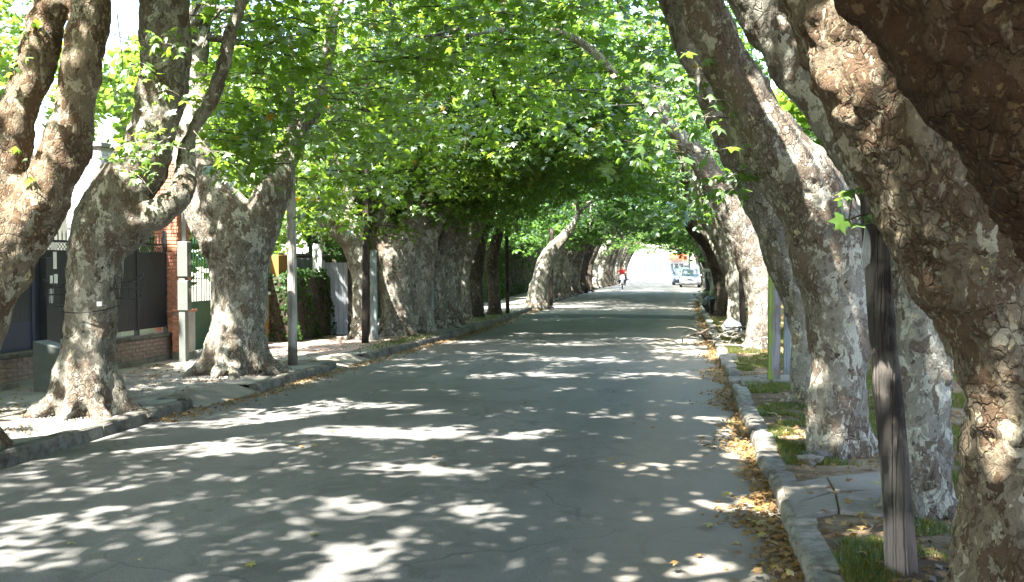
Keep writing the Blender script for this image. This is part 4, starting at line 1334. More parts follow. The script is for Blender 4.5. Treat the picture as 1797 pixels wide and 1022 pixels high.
st = thing('concrete_meter_box', 'squat grey-green concrete meter box with slanted top behind the wire-basket tree', 'meter box', sb)
MB().add([(-.22, -.16, 0), (.18, -.16, 0), (.18, .16, 0), (-.22, .16, 0), (-.22, -.16, .72), (.18, -.16, .62), (.18, .16, .62), (-.22, .16, .72)], [(3, 2, 1, 0), (4, 5, 6, 7), (0, 1, 5, 4), (1, 2, 6, 5), (2, 3, 7, 6), (3, 0, 4, 7)]).build('box_body', M['grey_box'], st)
MB().box((.182, -.13, .06), (.192, .13, .52), .004).build('door', M['grey_box'], st)

# orange wall with teal shutter right of the pot-bellied tree
oy0, oy1 = FY(455, -9.2), FY(497, -9.2)
ow = thing('orange_wall', 'orange plastered garden wall and pillar right of the pot-bellied tree', 'wall', (-9.3, (oy0 + oy1) / 2, .1))
h = (oy1 - oy0) / 2
MB().box((-.1, -h - 1.5, -.1), (.1, h - .55, 1.1), .01).build('low_wall', M['orange_wall'], ow)
MB().box((-.2, h - .55, -.1), (.22, h, 2.0), .012).build('pillar', M['orange_wall'], ow)
MB().box((-.12, -h - 1.5, 1.1), (.14, h - .55, 1.16), .01).build('cap', M['cream_paint'], ow)
tg = thing('teal_shutter', 'teal-green metal shutter above the low orange wall', 'shutter', (-9.3, (oy0 + oy1) / 2 - .6, 1.27))
for k in range(9): MB().box((-.02, -.9, k * .1), (.02, .9, k * .1 + .088), .006).build('slat', M['teal'], tg)

# corrugated panels beyond the hedge
def corrugated(label, x, y0, y1, z1, mat, cat_='fence', name='corrugated_fence'):
    t = thing(name, label, cat_, (x, (y0 + y1) / 2, .1))
    k = max(1, int(round((y1 - y0) / .95)))
    wd = (y1 - y0) / k
    for i in range(k):
        vs, fs = [], []
        n = 26
        for j in range(n + 1):
            yy = -(y1 - y0) / 2 + i * wd + wd * j / n * .985
            xx = .016 * math.sin(j / n * wd / .09 * 2 * math.pi) + .01 * (i % 2)
            vs += [(xx, yy, 0), (xx, yy, z1 - .1 + random.uniform(-.0, .0))]
            vs += [(xx - .006, yy, 0), (xx - .006, yy, z1 - .1)]
        for j in range(n):
            a = j * 4
            fs += [(a, a + 4, a + 5, a + 1), (a + 2, a + 3, a + 7, a + 6), (a + 1, a + 5, a + 7, a + 3)]
        MB().add(vs, fs).build('panel', mat, t)
    return t
corrugated('weathered grey corrugated sheet fence above the ivy hedge', -9.75, FY(498, -9.75), FY(560, -9.75), 2.05, M['zinc'])
# bright white-blue sheet gate facing the camera side
q0, q1 = G(570, 590, .1), G(611, 589, .1)
wp = thing('sheet_gate', 'pale rusty-streaked sheet metal gate at the end of the ivy hedge', 'gate', (q0 + q1) / 2)
wp.rotation_euler = (0, 0, math.atan2(q1.y - q0.y, q1.x - q0.x))
hw = (q1 - q0).length / 2; hz = P(590, 461, depth(q0)).z - .1
for k in range(5):
    a = -hw + 2 * hw * k / 5
    MB().box((a + .004, -.015 - .004 * (k % 2), 0), (a + 2 * hw / 5 - .004, .015, hz), .004).build('panel', M['zinc'], wp)
MB().box((-hw - .07, -.05, -.1), (-hw, .05, hz + .06), .006).build('frame', M['galv'], wp)
MB().box((hw, -.05, -.1), (hw + .07, .05, hz + .06), .006).build('frame', M['wood_dark'], wp)
for px in (552, 561):
    b = G(px, 600, .1); b = b + (b - CAM).normalized() * 0
    d = depth(b) + 1.5; p = P(px, 500, d)
    tag(MB().tube([(0, 0, -1.2), (0, 0, P(px, 428, d).z - p.z)], .045 if px == 552 else .07, 10).build('grey_post', M['galv'], None, p), 'thin galvanised pipe above the ivy hedge' if px == 552 else 'thicker pale pipe above the ivy hedge, next to the thin one', 'post')

# leafy things: hedges, garden trees
def leafy_box(name, label, cat_, c, half, n, size, mat, core=True, stems=0, group=None, roundness=.0):
    t = thing(name, label, cat_, c, group)
    p = rng.uniform(-1, 1, (n, 3))
    ax = rng.integers(0, 3, n)
    sgn = np.where(rng.uniform(0, 1, n) < .5, -1., 1.)
    for k in range(3):
        m_ = ax == k
        p[m_, k] = sgn[m_] * rng.uniform(.82, 1.04, m_.sum())
    p = p[p[:, 2] > -1.0]
    n_ = p.copy(); 
    q = p * np.array(half)
    q += .10 * np.stack([np.sin(q[:, 1] * 5 + q[:, 2] * 3), np.sin(q[:, 0] * 5 + 2), .8 * np.sin(q[:, 1] * 4 + q[:, 0] * 5)], 1)
    q[:, 2] += half[2]
    nr = norm(n_ ** 5 + rng.normal(0, .45, p.shape) + np.array([0, 0, .35]))
    hd = rng.normal(0, 1, p.shape) + np.array([0, 0, -.8])
    V, T = place_leaves(q, nr, hd, size * rng.uniform(.6, 1.3, len(q)), LEAF_MIN)
    o = link('foliage', tri_mesh('foliage', V, T, mat), t); o['kind'] = 'stuff'
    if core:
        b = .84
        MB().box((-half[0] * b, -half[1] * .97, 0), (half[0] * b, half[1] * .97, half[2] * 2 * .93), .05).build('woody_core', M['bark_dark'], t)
    return t
hy0, hy1 = FY(500, -8.8), FY(596, -8.8)
leafy_box('ivy_hedge', 'dark clipped ivy hedge behind the pale pole on the left', 'hedge', (-8.95, (hy0 + hy1) / 2, .1), (.42, (hy1 - hy0) / 2, .80), 9000, .05, M['hedge'])
leafy_box('hedge', 'tall dark hedge behind the dark trunks on the left', 'hedge', (-10.2, 32.5, .1), (.5, 5.2, 1.5), 12000, .07, M['hedge'])
leafy_box('hedge', 'tall dark green hedge left of the first sunlit distant tree', 'hedge', (-9.4, 44.5, .1), (.6, 5.0, 1.9), 14000, .08, M['hedge'])
leafy_box('hedge', 'long dark hedge behind the distant left row of trunks', 'hedge', (-9.8, 62.5, .1), (.6, 12.0, 1.7), 20000, .09, M['hedge'])
leafy_box('hedge', 'long low hedge on the right beyond the verge', 'hedge', (6.9, 27, .1), (.5, 10.0, .8), 12000, .08, M['hedge'])

def garden_tree(label, x, y, h, r, n, mat='leaf_left', size=.16, group='garden trees behind the property walls'):
    t = thing('garden_tree', label, 'tree', (x, y, 0), group)
    limbs = [[(0, 0, -.2, .22), (0, 0, 1, .2), (.1, .1, h * .4, .16), (.2, -.2, h * .75, .07)], [(.05, .05, h * .33, .13), (r * .3, .4, h * .55, .08), (r * .5, .6, h * .7, .04)], [(.05, .05, h * .3, .12), (-r * .35, -.3, h * .55, .07), (-r * .5, -.6, h * .72, .04)]]
    link('trunk', trunk_mesh('trunk', limbs, M['bark_dark'], .07, ((.3, .05),), None, 3), t)
    c = rng.normal(0, 1, (n, 3)); c = norm(c) * rng.uniform(.25, 1, n)[:, None] ** .45
    w = c * np.array([r, r, h * .42]) + np.array([0, 0, h * .62])
    w += .5 * np.stack([np.sin(w[:, 2] * 2 + x), np.sin(w[:, 0] * 2 + y), np.sin(w[:, 1] * 2)], 1)
    w = w[lump(w, 1.1, x) > -.35]
    wp_ = w + np.array([x, y, 0])
    px, py, d = project(wp_)
    hole = ((px > 25) & (px < 108) & (py > 110) & (py < 330)) | ((px > 150) & (px < 215) & (py > 190) & (py < 285))
    w = w[~hole]
    pos, nr, hd, s = spray_leaves(w, rng.uniform(0, 6.3, len(w)), 9, size)
    V, T = place_leaves(pos, nr, hd, s, LEAF_MIN)
    o = link('crown', tri_mesh('crown', V, T, M[mat]), t); o['kind'] = 'stuff'
    return t
for i, (x, y, h, r, n, lab) in enumerate([
    (-13.5, 24, 7.5, 3.2, 1500, 'bright green garden tree behind the green gate'),
    (-15, 31, 9, 3.6, 1500, 'garden tree rising over the corrugated fence'),
    (-19, 22, 10, 3.8, 1500, 'tall garden tree above the whitewashed brick house'),
    (-20.5, 17.5, 10, 3.0, 1100, 'garden tree at the top left behind the twin-limbed plane tree'),
    (-14, 40, 9, 4, 1500, 'garden tree behind the dark hedge on the left'),
    (-13, 52, 9, 4, 1200, 'garden tree far along the left side, behind the distant row'),
    (-13, 68, 9, 4, 1200, 'garden tree farthest along the left side'),
    (11, 30, 8.5, 4, 1700, 'garden tree seen between the nearest right-hand limbs'),
    (10.5, 42, 8.5, 4, 1400, 'garden tree behind the right-hand wall, middle distance'),
    (11, 56, 9, 4, 1200, 'garden tree behind the right-hand wall, far off'),
    (11, 19, 8, 3.5, 1400, 'garden tree behind the nearest right-hand trunks'),
    (-13, 9, 9.5, 3.6, 2300, 'unseen garden tree left of the viewpoint, added to shade the left pavement'),  # added out of frame to shade the left pavement
    (-13.2, 3, 9.5, 3.8, 2300, 'unseen garden tree left of and behind the viewpoint, added for shade'),  # also added out of frame, only for its shade
    (-13.6, 13.6, 8.5, 2.8, 1500, 'garden tree behind the navy gate, added to shade the left side'),  # added mostly out of frame to deepen the shade on the left
    (5.4, 27, 9.5, 3.0, 2600, 'leafy tree on the right verge seen through the gap between the two big limbs'),
    (6.6, 35, 9.5, 3.4, 2200, 'leafy tree farther along the right verge, behind the mossy post'),
    (7.6, 23, 8.5, 3.0, 1700, 'leafy garden tree glimpsed between the two largest right-hand limbs'),
    (11.5, 74, 9, 4.4, 1200, 'garden tree farthest along the right side')]):
    garden_tree(lab, x, y, h, r, n)

# right-hand garden wall
rw = thing('garden_wall', 'pale rendered garden wall along the right side behind the trees', 'wall', (7.6, 45, .1))
MB().box((-.1, -41, -.1), (.1, 45, 2.1), .01).build('wall', M['cream_paint'], rw)
MB().box((-.16, -41, 2.1), (.16, 45, 2.18), .01).build('cap', M['concrete'], rw)
y = -41
while y < 45:
    MB().box((-.17, y, -.1), (-.101, y + .35, 2.1), .01).build('pilaster', M['cream_paint'], rw); y += 4.3
# left-hand walls further down the street
lw = thing('garden_wall', 'cream garden wall along the left side behind the distant row', 'wall', (-10.3, 75, .1))
MB().box((-.1, -25, -.1), (.1, 28, 2.2), .01).build('wall', M['white_paint'], lw)
MB().box((-.16, -25, 2.2), (.16, 28, 2.28), .01).build('cap', M['concrete'], lw)
lw2 = thing('garden_wall', 'dark weathered garden wall behind the knobbly-headed trees on the left', 'wall', (-10.1, 26.2, .1))
MB().box((-.1, -1.8, -.1), (.1, 2.6, 2.0), .01).build('wall', M['concrete_dark'], lw2)
MB().box((-.15, -1.8, 2.0), (.15, 2.6, 2.07), .01).build('cap', M['concrete'], lw2)

# whitewashed brick house behind the wire-basket tree
hx, hy = -13.2, 19.5
hs = thing('brick_house', 'whitewashed brick house with rendered side behind the dark fence', 'house', (hx, hy, 0))
MB().box((-6, -4.2, -.1), (0, 4.0, 3.1)).build('wall', M['white_paint'], hs)
MB().add([(-6.3, -4.5, 3.1), (.35, -4.5, 3.1), (.35, 4.3, 3.1), (-6.3, 4.3, 3.1), (-3, -4.5, 4.7), (-3, 4.3, 4.7)], [(0, 1, 4), (2, 3, 5), (1, 2, 5, 4), (3, 0, 4, 5), (0, 3, 2, 1)]).build('roof', mottled('faded_pink_roof', (.38, .25, .21), (.5, .36, .31), 3), hs)
for (y0, z0, w_, h_) in ((-2.6, .9, 1.3, 1.3), (1.4, .9, 1.3, 1.3)):
    f = MB().box((.0, y0, z0), (.05, y0 + w_, z0 + h_)).build('window', M['white_paint'], hs)
    for k in range(2):
        MB().box((.051, y0 + .06 + k * w_ / 2, z0 + .07), (.062, y0 + w_ / 2 - .03 + k * w_ / 2, z0 + h_ - .07)).build('pane', M['glass'], f)
gx = Vector((P(165, 300, 21).x, P(165, 300, 21).y, 0))
ch = thing('brick_chimney', 'tall whitewashed brick chimney stack seen between the two leftmost trees', 'chimney', gx)
ct = P(160, 262, 21).z
MB().box((-.36, -.34, 0), (.36, .36, ct)).build('chimney_core', M['brick_white'], ch)
MB().box((-.44, -.43, ct), (.44, .44, ct + .1), .01).build('cap', M['concrete'], ch)
brick_wall(ch, facing_y(gx.y - .345, gx), gx.x - .38, gx.x + .38, 1.6, ct - .02, M['brick_white'], L=.25, H=.085, T=.08, seed=8)
brick_wall(ch, facing_x(gx.x + .345, 0, gx), gx.y - .36, gx.y + .36, 1.6, ct - .02, M['brick_white'], L=.25, H=.085, T=.08, seed=9)

# ------------------------------------------------------------------ wire baskets on the trunk
def wire_basket(name, label, c, rx, ry, h, n=12, cat_='basket'):
    t = thing(name, label, cat_, c)
    for k, zz in enumerate((0, h * .5, h)):
        f = .8 + .2 * k / 2
        pts = [(math.cos(a) * rx * f, math.sin(a) * ry * f, zz + (.05 * math.sin(a * 2) if k == 2 else 0)) for a in np.linspace(0, 2 * math.pi, 25)]
        MB().tube(pts, .006, 5, False).build('hoop', M['cable'], t)
    for k in range(n):
        a = 2 * math.pi * k / n
        MB().tube([(math.cos(a) * rx * .8, math.sin(a) * ry * .8, 0), (math.cos(a) * rx, math.sin(a) * ry, h)], .004, 4, False).build('wire', M['cable'], t)
    for k in range(3):
        a = math.pi * k / 3
        MB().tube([(math.cos(a) * rx * .8, math.sin(a) * ry * .8, 0), (-math.cos(a) * rx * .8, -math.sin(a) * ry * .8, 0)], .004, 4, False).build('floor_wire', M['cable'], t)
    return t
b1 = P(226, 524, L2d); b2 = P(101, 537, L2d)
wire_basket('wire_basket', 'dark wire rubbish basket fixed to the right side of the trunk by the dark fence', b1, .17, .17, .24)
wire_basket('wire_basket', 'dark wire rubbish basket fixed to the left side of the same trunk', b2, .14, .16, .27)
bd = thing('trunk_band', 'thin wire band round the trunk holding the baskets, with a small white tag', 'band', P(158, 538, L2d))
MB().tube([(math.cos(a) * .335, math.sin(a) * .335, .06 * math.sin(a)) for a in np.linspace(0, 2 * math.pi, 33)], .007, 5, False).build('band', M['galv'], bd)
tgp = P(174, 533, L2d - .40) - bd.location
MB().box((-.03, -.004, -.03), (.035, .004, .022), .001).build('tag', M['white_paint'], bd, tgp)
bd.children[0].data.materials[0] = M['cable']

# ------------------------------------------------------------------ waste basket on a pole, bags, debris
wbp = G(1247, 552, .12)
dW = depth(wbp)
ws = thing('waste_basket', 'white perforated waste basket on a pole before the dark leaning tree', 'waste basket', wbp)
hh = P(1247, 488, dW).z - .12
MB().tube([(0, 0, -.1), (0, 0, hh)], .03, 8).build('pole', M['galv'], ws)
MB().box((-.34, -.25, hh + .22), (.34, .25, hh + .32), .02).build('rim', M['white_paint'], ws)
MB().box((-.30, -.22, hh), (.30, .22, hh + .03)).build('basket_floor', M['galv'], ws)
for k in range(7):
    x = -.3 + .1 * k
    MB().box((x - .012, -.235, hh), (x + .012, -.22, hh + .22)).build('slat', M['galv'], ws)
    MB().box((x - .012, .22, hh), (x + .012, .235, hh + .22)).build('slat', M['galv'], ws)
MB().tube([(.05, 0, hh + .3), (.12, .0, hh + .42), (.28, 0, hh + .62)], [.09, .07, .03], 8).build('refuse', M['white_paint'], ws)
def blob(name, label, cat_, c, r, mat, sq=.75, seed=1, group=None, parent=None, k=2):
    bm = bmesh.new(); bmesh.ops.create_icosphere(bm, subdivisions=k, radius=1)
    rs = random.Random(seed)
    for v in bm.verts:
        n = 1 + .22 * math.sin(v.co.x * 4 + seed) * math.sin(v.co.y * 5 + seed * 2) + .12 * math.sin(v.co.z * 9 + seed) + rs.uniform(-.06, .06)
        v.co = Vector((v.co.x * r[0], v.co.y * r[1], max(-.9, v.co.z) * r[2])) * n
    me = bpy.data.meshes.new(name); bm.to_mesh(me); bm.free(); me.materials.append(mat)
    o = link(name, me, parent, c)
    if label: tag(o, label, cat_, group)
    return o
for i, (px, py, r, lab) in enumerate(((1250, 548, .34, 'full black rubbish bag nearest the road under the waste basket'), (1262, 552, .42, 'largest black rubbish bag against the dark leaning tree'), (1258, 538, .28, 'small black rubbish bag piled on top of the others'))):
    q = G(px, py, .12)
    o = blob('rubbish_bag', lab, 'rubbish bag', q + Vector((0, 0, r * .8 + (.25 if i == 2 else 0))), (r, r, r), M['black_plastic'], seed=i + 3, group='black rubbish bags')
    MB().tube([(0, 0, r * .85), (.02, 0, r * 1.2), (.06, .02, r * 1.35)], [.06, .03, .07], 6).build('knot', M['black_plastic'], o)
# heap of cut branches and roots on the right verge
db = thing('branch_heap', 'heap of cut branches and roots spilling over the right kerb', 'branch heap', G(1280, 604, .12))
random.seed(31)
for i in range(32):
    a = random.uniform(0, 6.28); L = random.uniform(.3, 1.1)
    c = Vector((random.gauss(0, .45), random.gauss(0, .8), random.uniform(.03, .28)))
    e = c + Vector((math.cos(a) * L, math.sin(a) * L, random.uniform(-.1, .15)))
    m_ = c.lerp(e, .5) + Vector((random.uniform(-.1, .1), random.uniform(-.1, .1), random.uniform(0, .15)))
    r = random.uniform(.012, .04)
    MB().tube(catmull([tuple(c), tuple(m_), tuple(e)], 3), [r * (1 - .5 * j / 6) for j in range(7)], 6).build('stick', M[random.choice(['bark_grey', 'bark_pale', 'bark_dark'])], db)
blob('plastic_bag', 'crumpled white and grey plastic bag on the branch heap', 'bag', G(1284, 590, .12) + Vector((0, 0, .22)), (.26, .3, .2), M['white_paint'], seed=12)
# rubble heap on the left
random.seed(33)
rub = G(781, 572, .12)
for i in range(9):
    p = rub + Vector((random.gauss(0, .3), random.gauss(0, .5), random.uniform(.06, .12)))
    r = random.uniform(.09, .2)
    o = blob('rubble_stone', 'broken grey stone in the rubble heap at the foot of the hollow dark tree', 'stone', p, (r, r * random.uniform(.8, 1.2), r * .6), M['concrete'], seed=i, group='rubble heap stones', k=1)
# stones beside the third tree on the right
b = G(1440, 806, .13)
tag(MB().box((-.09, -.06, -.05), (.09, .07, .075), .025, Matrix.Rotation(.5, 4, 'Z') @ Matrix.Rotation(.15, 4, 'X')).build('broken_block', M['concrete_dark'], None, b), 'broken concrete block at the foot of the bulging tree on the right verge', 'stone')
blob('stone', 'grey stone left of the broken block at the bulging tree', 'stone', G(1420, 812, .13) + Vector((0, 0, .02)), (.11, .09, .06), M['concrete'], seed=4, k=2)
# low plants by the right kerb
def small_plant(label, c, n, r, h, size, mat='leaf'):
    t = thing('shoot_plant', label, 'plant', c)
    for i in range(n):
        a = random.uniform(0, 6.28); q = r * random.uniform(.3, 1)
        e = Vector((math.cos(a) * q, math.sin(a) * q, h * random.uniform(.5, 1)))
        MB().tube([(0, 0, 0), e * .5 + Vector((0, 0, .1)), e], [.008, .006, .003], 4, False).build('stem', M['bark_dark'], t)
        V, T = place_leaves(np.array([e[:]]) , np.array([[random.gauss(0, .5), random.gauss(0, .5), 1]]), np.array([[math.cos(a), math.sin(a), -.3]]), np.array([size]), LEAF_HI)
        link('leaf', tri_mesh('leaf', V, T, M[mat]), t)
    return t
random.seed(41)
small_plant('young plane shoot with bright leaves beside the rubbish bags', G(1266, 552, .12) + Vector((0, -.7, .2)), 16, .45, .75, .11)
small_plant('low leafy weed under the peeled tree on the right', G(1300, 560, .12), 14, .5, .6, .11)
small_plant('low weed by the kerb in front of the parked silver car', G(1236, 527, .12), 12, .6, .5, .14)

# ------------------------------------------------------------------ overhanging sprigs whose leaves can be told apart
leaf_var = []
for i in range(6):
    v, t = LEAF_HI
    vv = v.copy()
    vv[:, 2] = vv[:, 2] * (.5 + .5 * i) + .07 * np.sin(vv[:, 0] * 4 + i * 2) - .10 * np.sin(vv[:, 1] * 3 + i)
    leaf_var.append((tri_mesh('leaf', vv, t, M['leaf']), tri_mesh('leaf', vv, t, M['leaf_left']), tri_mesh('leaf', vv, t, M['yelleaf'])))
def sprig(tree, tbase, pts_px, n, size, mat=0, spread=.16, side_twigs=3, yellow=0.0, r=.009):
    """a leafy twig, every leaf a part of its tree"""
    pts = [P(*p) - tbase for p in pts_px]
    C = [Vector(p) for p in catmull([tuple(p) for p in pts], 8)]
    mb = MB().tube(C, [r * (1 - .75 * i / (len(C) - 1)) for i in range(len(C))], 6, False)
    ends = [C]
    for k in range(side_twigs):
        j = random.randrange(len(C) // 3, len(C))
        dirn = (C[-1] - C[0]).normalized()
        e = C[j] + (dirn * random.uniform(.1, .5) + Vector((random.uniform(-.6, .6), random.uniform(-.6, .6), random.uniform(-.5, .35)))) * random.uniform(.5, .9)
        m_ = C[j].lerp(e, .5) + Vector((0, 0, .05))
        tw = [Vector(p) for p in catmull([tuple(C[j]), tuple(m_), tuple(e)], 4)]
        mb.tube(tw, [r * .5 * (1 - .6 * i / (len(tw) - 1)) for i in range(len(tw))], 5, False)
        ends.append(tw)
    mb.build('twig', M['bark_grey'], tree)
    for i in range(n):
        tw = ends[i % len(ends)]
        u = random.uniform(.25, 1) if len(tw) > 6 else random.uniform(.2, 1)
        f = u * (len(tw) - 1); k = min(int(f), len(tw) - 2)
        p = tw[k].lerp(tw[k + 1], f - k)
        off = Vector((random.uniform(-1, 1), random.uniform(-1, 1), random.uniform(-.8, .3))).normalized() * random.uniform(.3, 1) * spread
        o = link('leaf', leaf_var[random.randrange(6)][2 if random.random() < yellow else mat], tree, p + off)
        z = Vector((random.gauss(0, .5), random.gauss(-.35, .45), 1)).normalized()
        y_ = (Vector((off.x, off.y, 0)).normalized() * .8 + Vector((0, 0, -.6)) + Vector((random.gauss(0, .3), random.gauss(0, .3), 0)))
        y_ = (y_ - z * y_.dot(z)).normalized(); x_ = y_.cross(z)
        s = size * random.uniform(.55, 1.15)
        o.matrix_local = Matrix.Translation(p + off) @ Matrix(((x_.x, y_.x, z.x), (x_.y, y_.y, z.y), (x_.z, y_.z, z.z))).to_4x4() @ Matrix.Scale(s, 4)
random.seed(51)
# right: the spray hanging in front of the road's far trees
sprig(R4t, R4b, [(1320, 175, 9.3), (1250, 175, 9.2), (1190, 168, 9.1), (1120, 190, 9.0)], 26, .105, spread=.2)
sprig(R4t, R4b, [(1330, 240, 9.3), (1270, 262, 9.2), (1200, 268, 9.1), (1085, 245, 9.0)], 40, .115, spread=.2, side_twigs=4)
sprig(R4t, R4b, [(1320, 215, 9.5), (1250, 205, 9.3), (1200, 215, 9.2), (1165, 225, 9.1)], 26, .105, spread=.22)
sprig(R4t, R4b, [(1340, 290, 9.5), (1290, 305, 9.4), (1250, 330, 9.3), (1215, 355, 9.2)], 44, .11, spread=.24, side_twigs=5)
sprig(R4t, R4b, [(1310, 120, 9.5), (1240, 128, 9.4), (1180, 140, 9.3), (1140, 150, 9.2)], 22, .10, spread=.2, yellow=.05)
sprig(R5t, R5b, [(1260, 350, 16), (1235, 365, 15.8), (1205, 372, 15.6), (1180, 368, 15.5)], 40, .12, spread=.35, side_twigs=4)
# the single spray at the head of the wooden pole
sprig(R1t, R1b, [(1560, 372, 5.45), (1530, 374, 5.4), (1505, 380, 5.35), (1480, 392, 5.3)], 8, .075, spread=.07, side_twigs=1)
# left: sprays in front of the wire-basket tree and across the sky gap
sprig(L2t, L2b, [(325, 262, 11.2), (290, 255, 11.1), (245, 250, 11.0), (205, 258, 10.9)], 38, .095, mat=1, spread=.22, side_twigs=4)
sprig(L2t, L2b, [(300, 240, 11.3), (260, 262, 11.2), (240, 285, 11.1), (222, 300, 11.0)], 30, .09, mat=1, spread=.2, side_twigs=4)
sprig(L2t, L2b, [(260, 130, 11.4), (230, 112, 11.3), (250, 150, 11.2), (285, 170, 11.2)], 32, .09, mat=1, spread=.25, side_twigs=4)
sprig(L2t, L2b, [(200, 60, 11.5), (225, 70, 11.4), (262, 72, 11.3), (300, 78, 11.2)], 36, .09, mat=1, spread=.25, side_twigs=4)
sprig(L2t, L2b, [(340, 230, 11.5), (360, 255, 11.4), (375, 270, 11.3), (385, 285, 11.2)], 20, .09, mat=1, spread=.2, side_twigs=3)
sprig(L2t, L2b, [(205, 20, 11.8), (215, 110, 11.9), (212, 150, 12.0), (208, 200, 12.0)], 34, .085, mat=1, spread=.3, side_twigs=4)
sprig(L1t, L1b, [(-30, 60, 9.4), (0, 70, 9.3), (25, 95, 9.3), (40, 110, 9.2)], 24, .085, mat=1, spread=.25, side_twigs=3)
sprig(L1t, L1b, [(-30, 20, 9.4), (10, 10, 9.3), (40, 25, 9.3), (55, 40, 9.2)], 24, .085, mat=1, spread=.25, side_twigs=3)
sprig(L1t, L1b, [(70, 330, 9.2), (60, 318, 9.1), (52, 312, 9.0), (45, 316, 9.0)], 5, .07, mat=1, spread=.07, side_twigs=1)
sprig(L3t, L3b, [(430, 120, 14.5), (470, 150, 14.2), (510, 200, 14.0), (540, 250, 14.0)], 44, .11, mat=1, spread=.35, side_twigs=5)
sprig(L3t, L3b, [(380, 60, 14.5), (440, 80, 14.2), (500, 90, 14.0), (550, 140, 14.0)], 44, .11, mat=1, spread=.35, side_twigs=5)
sprig(L3t, L3b, [(560, 150, 14.0), (610, 190, 13.8), (640, 220, 13.6), (655, 260, 13.6)], 44, .11, mat=1, spread=.35, side_twigs=5)
sprig(L3t, L3b, [(640, 30, 13.5), (720, 60, 13.0), (790, 90, 12.8), (840, 120, 12.6)], 44, .11, mat=1, spread=.35, side_twigs=5)
sprig(L3t, L3b, [(540, 320, 15.0), (560, 345, 14.8), (545, 365, 14.8), (520, 372, 14.8)], 26, .11, mat=1, spread=.25, side_twigs=4)

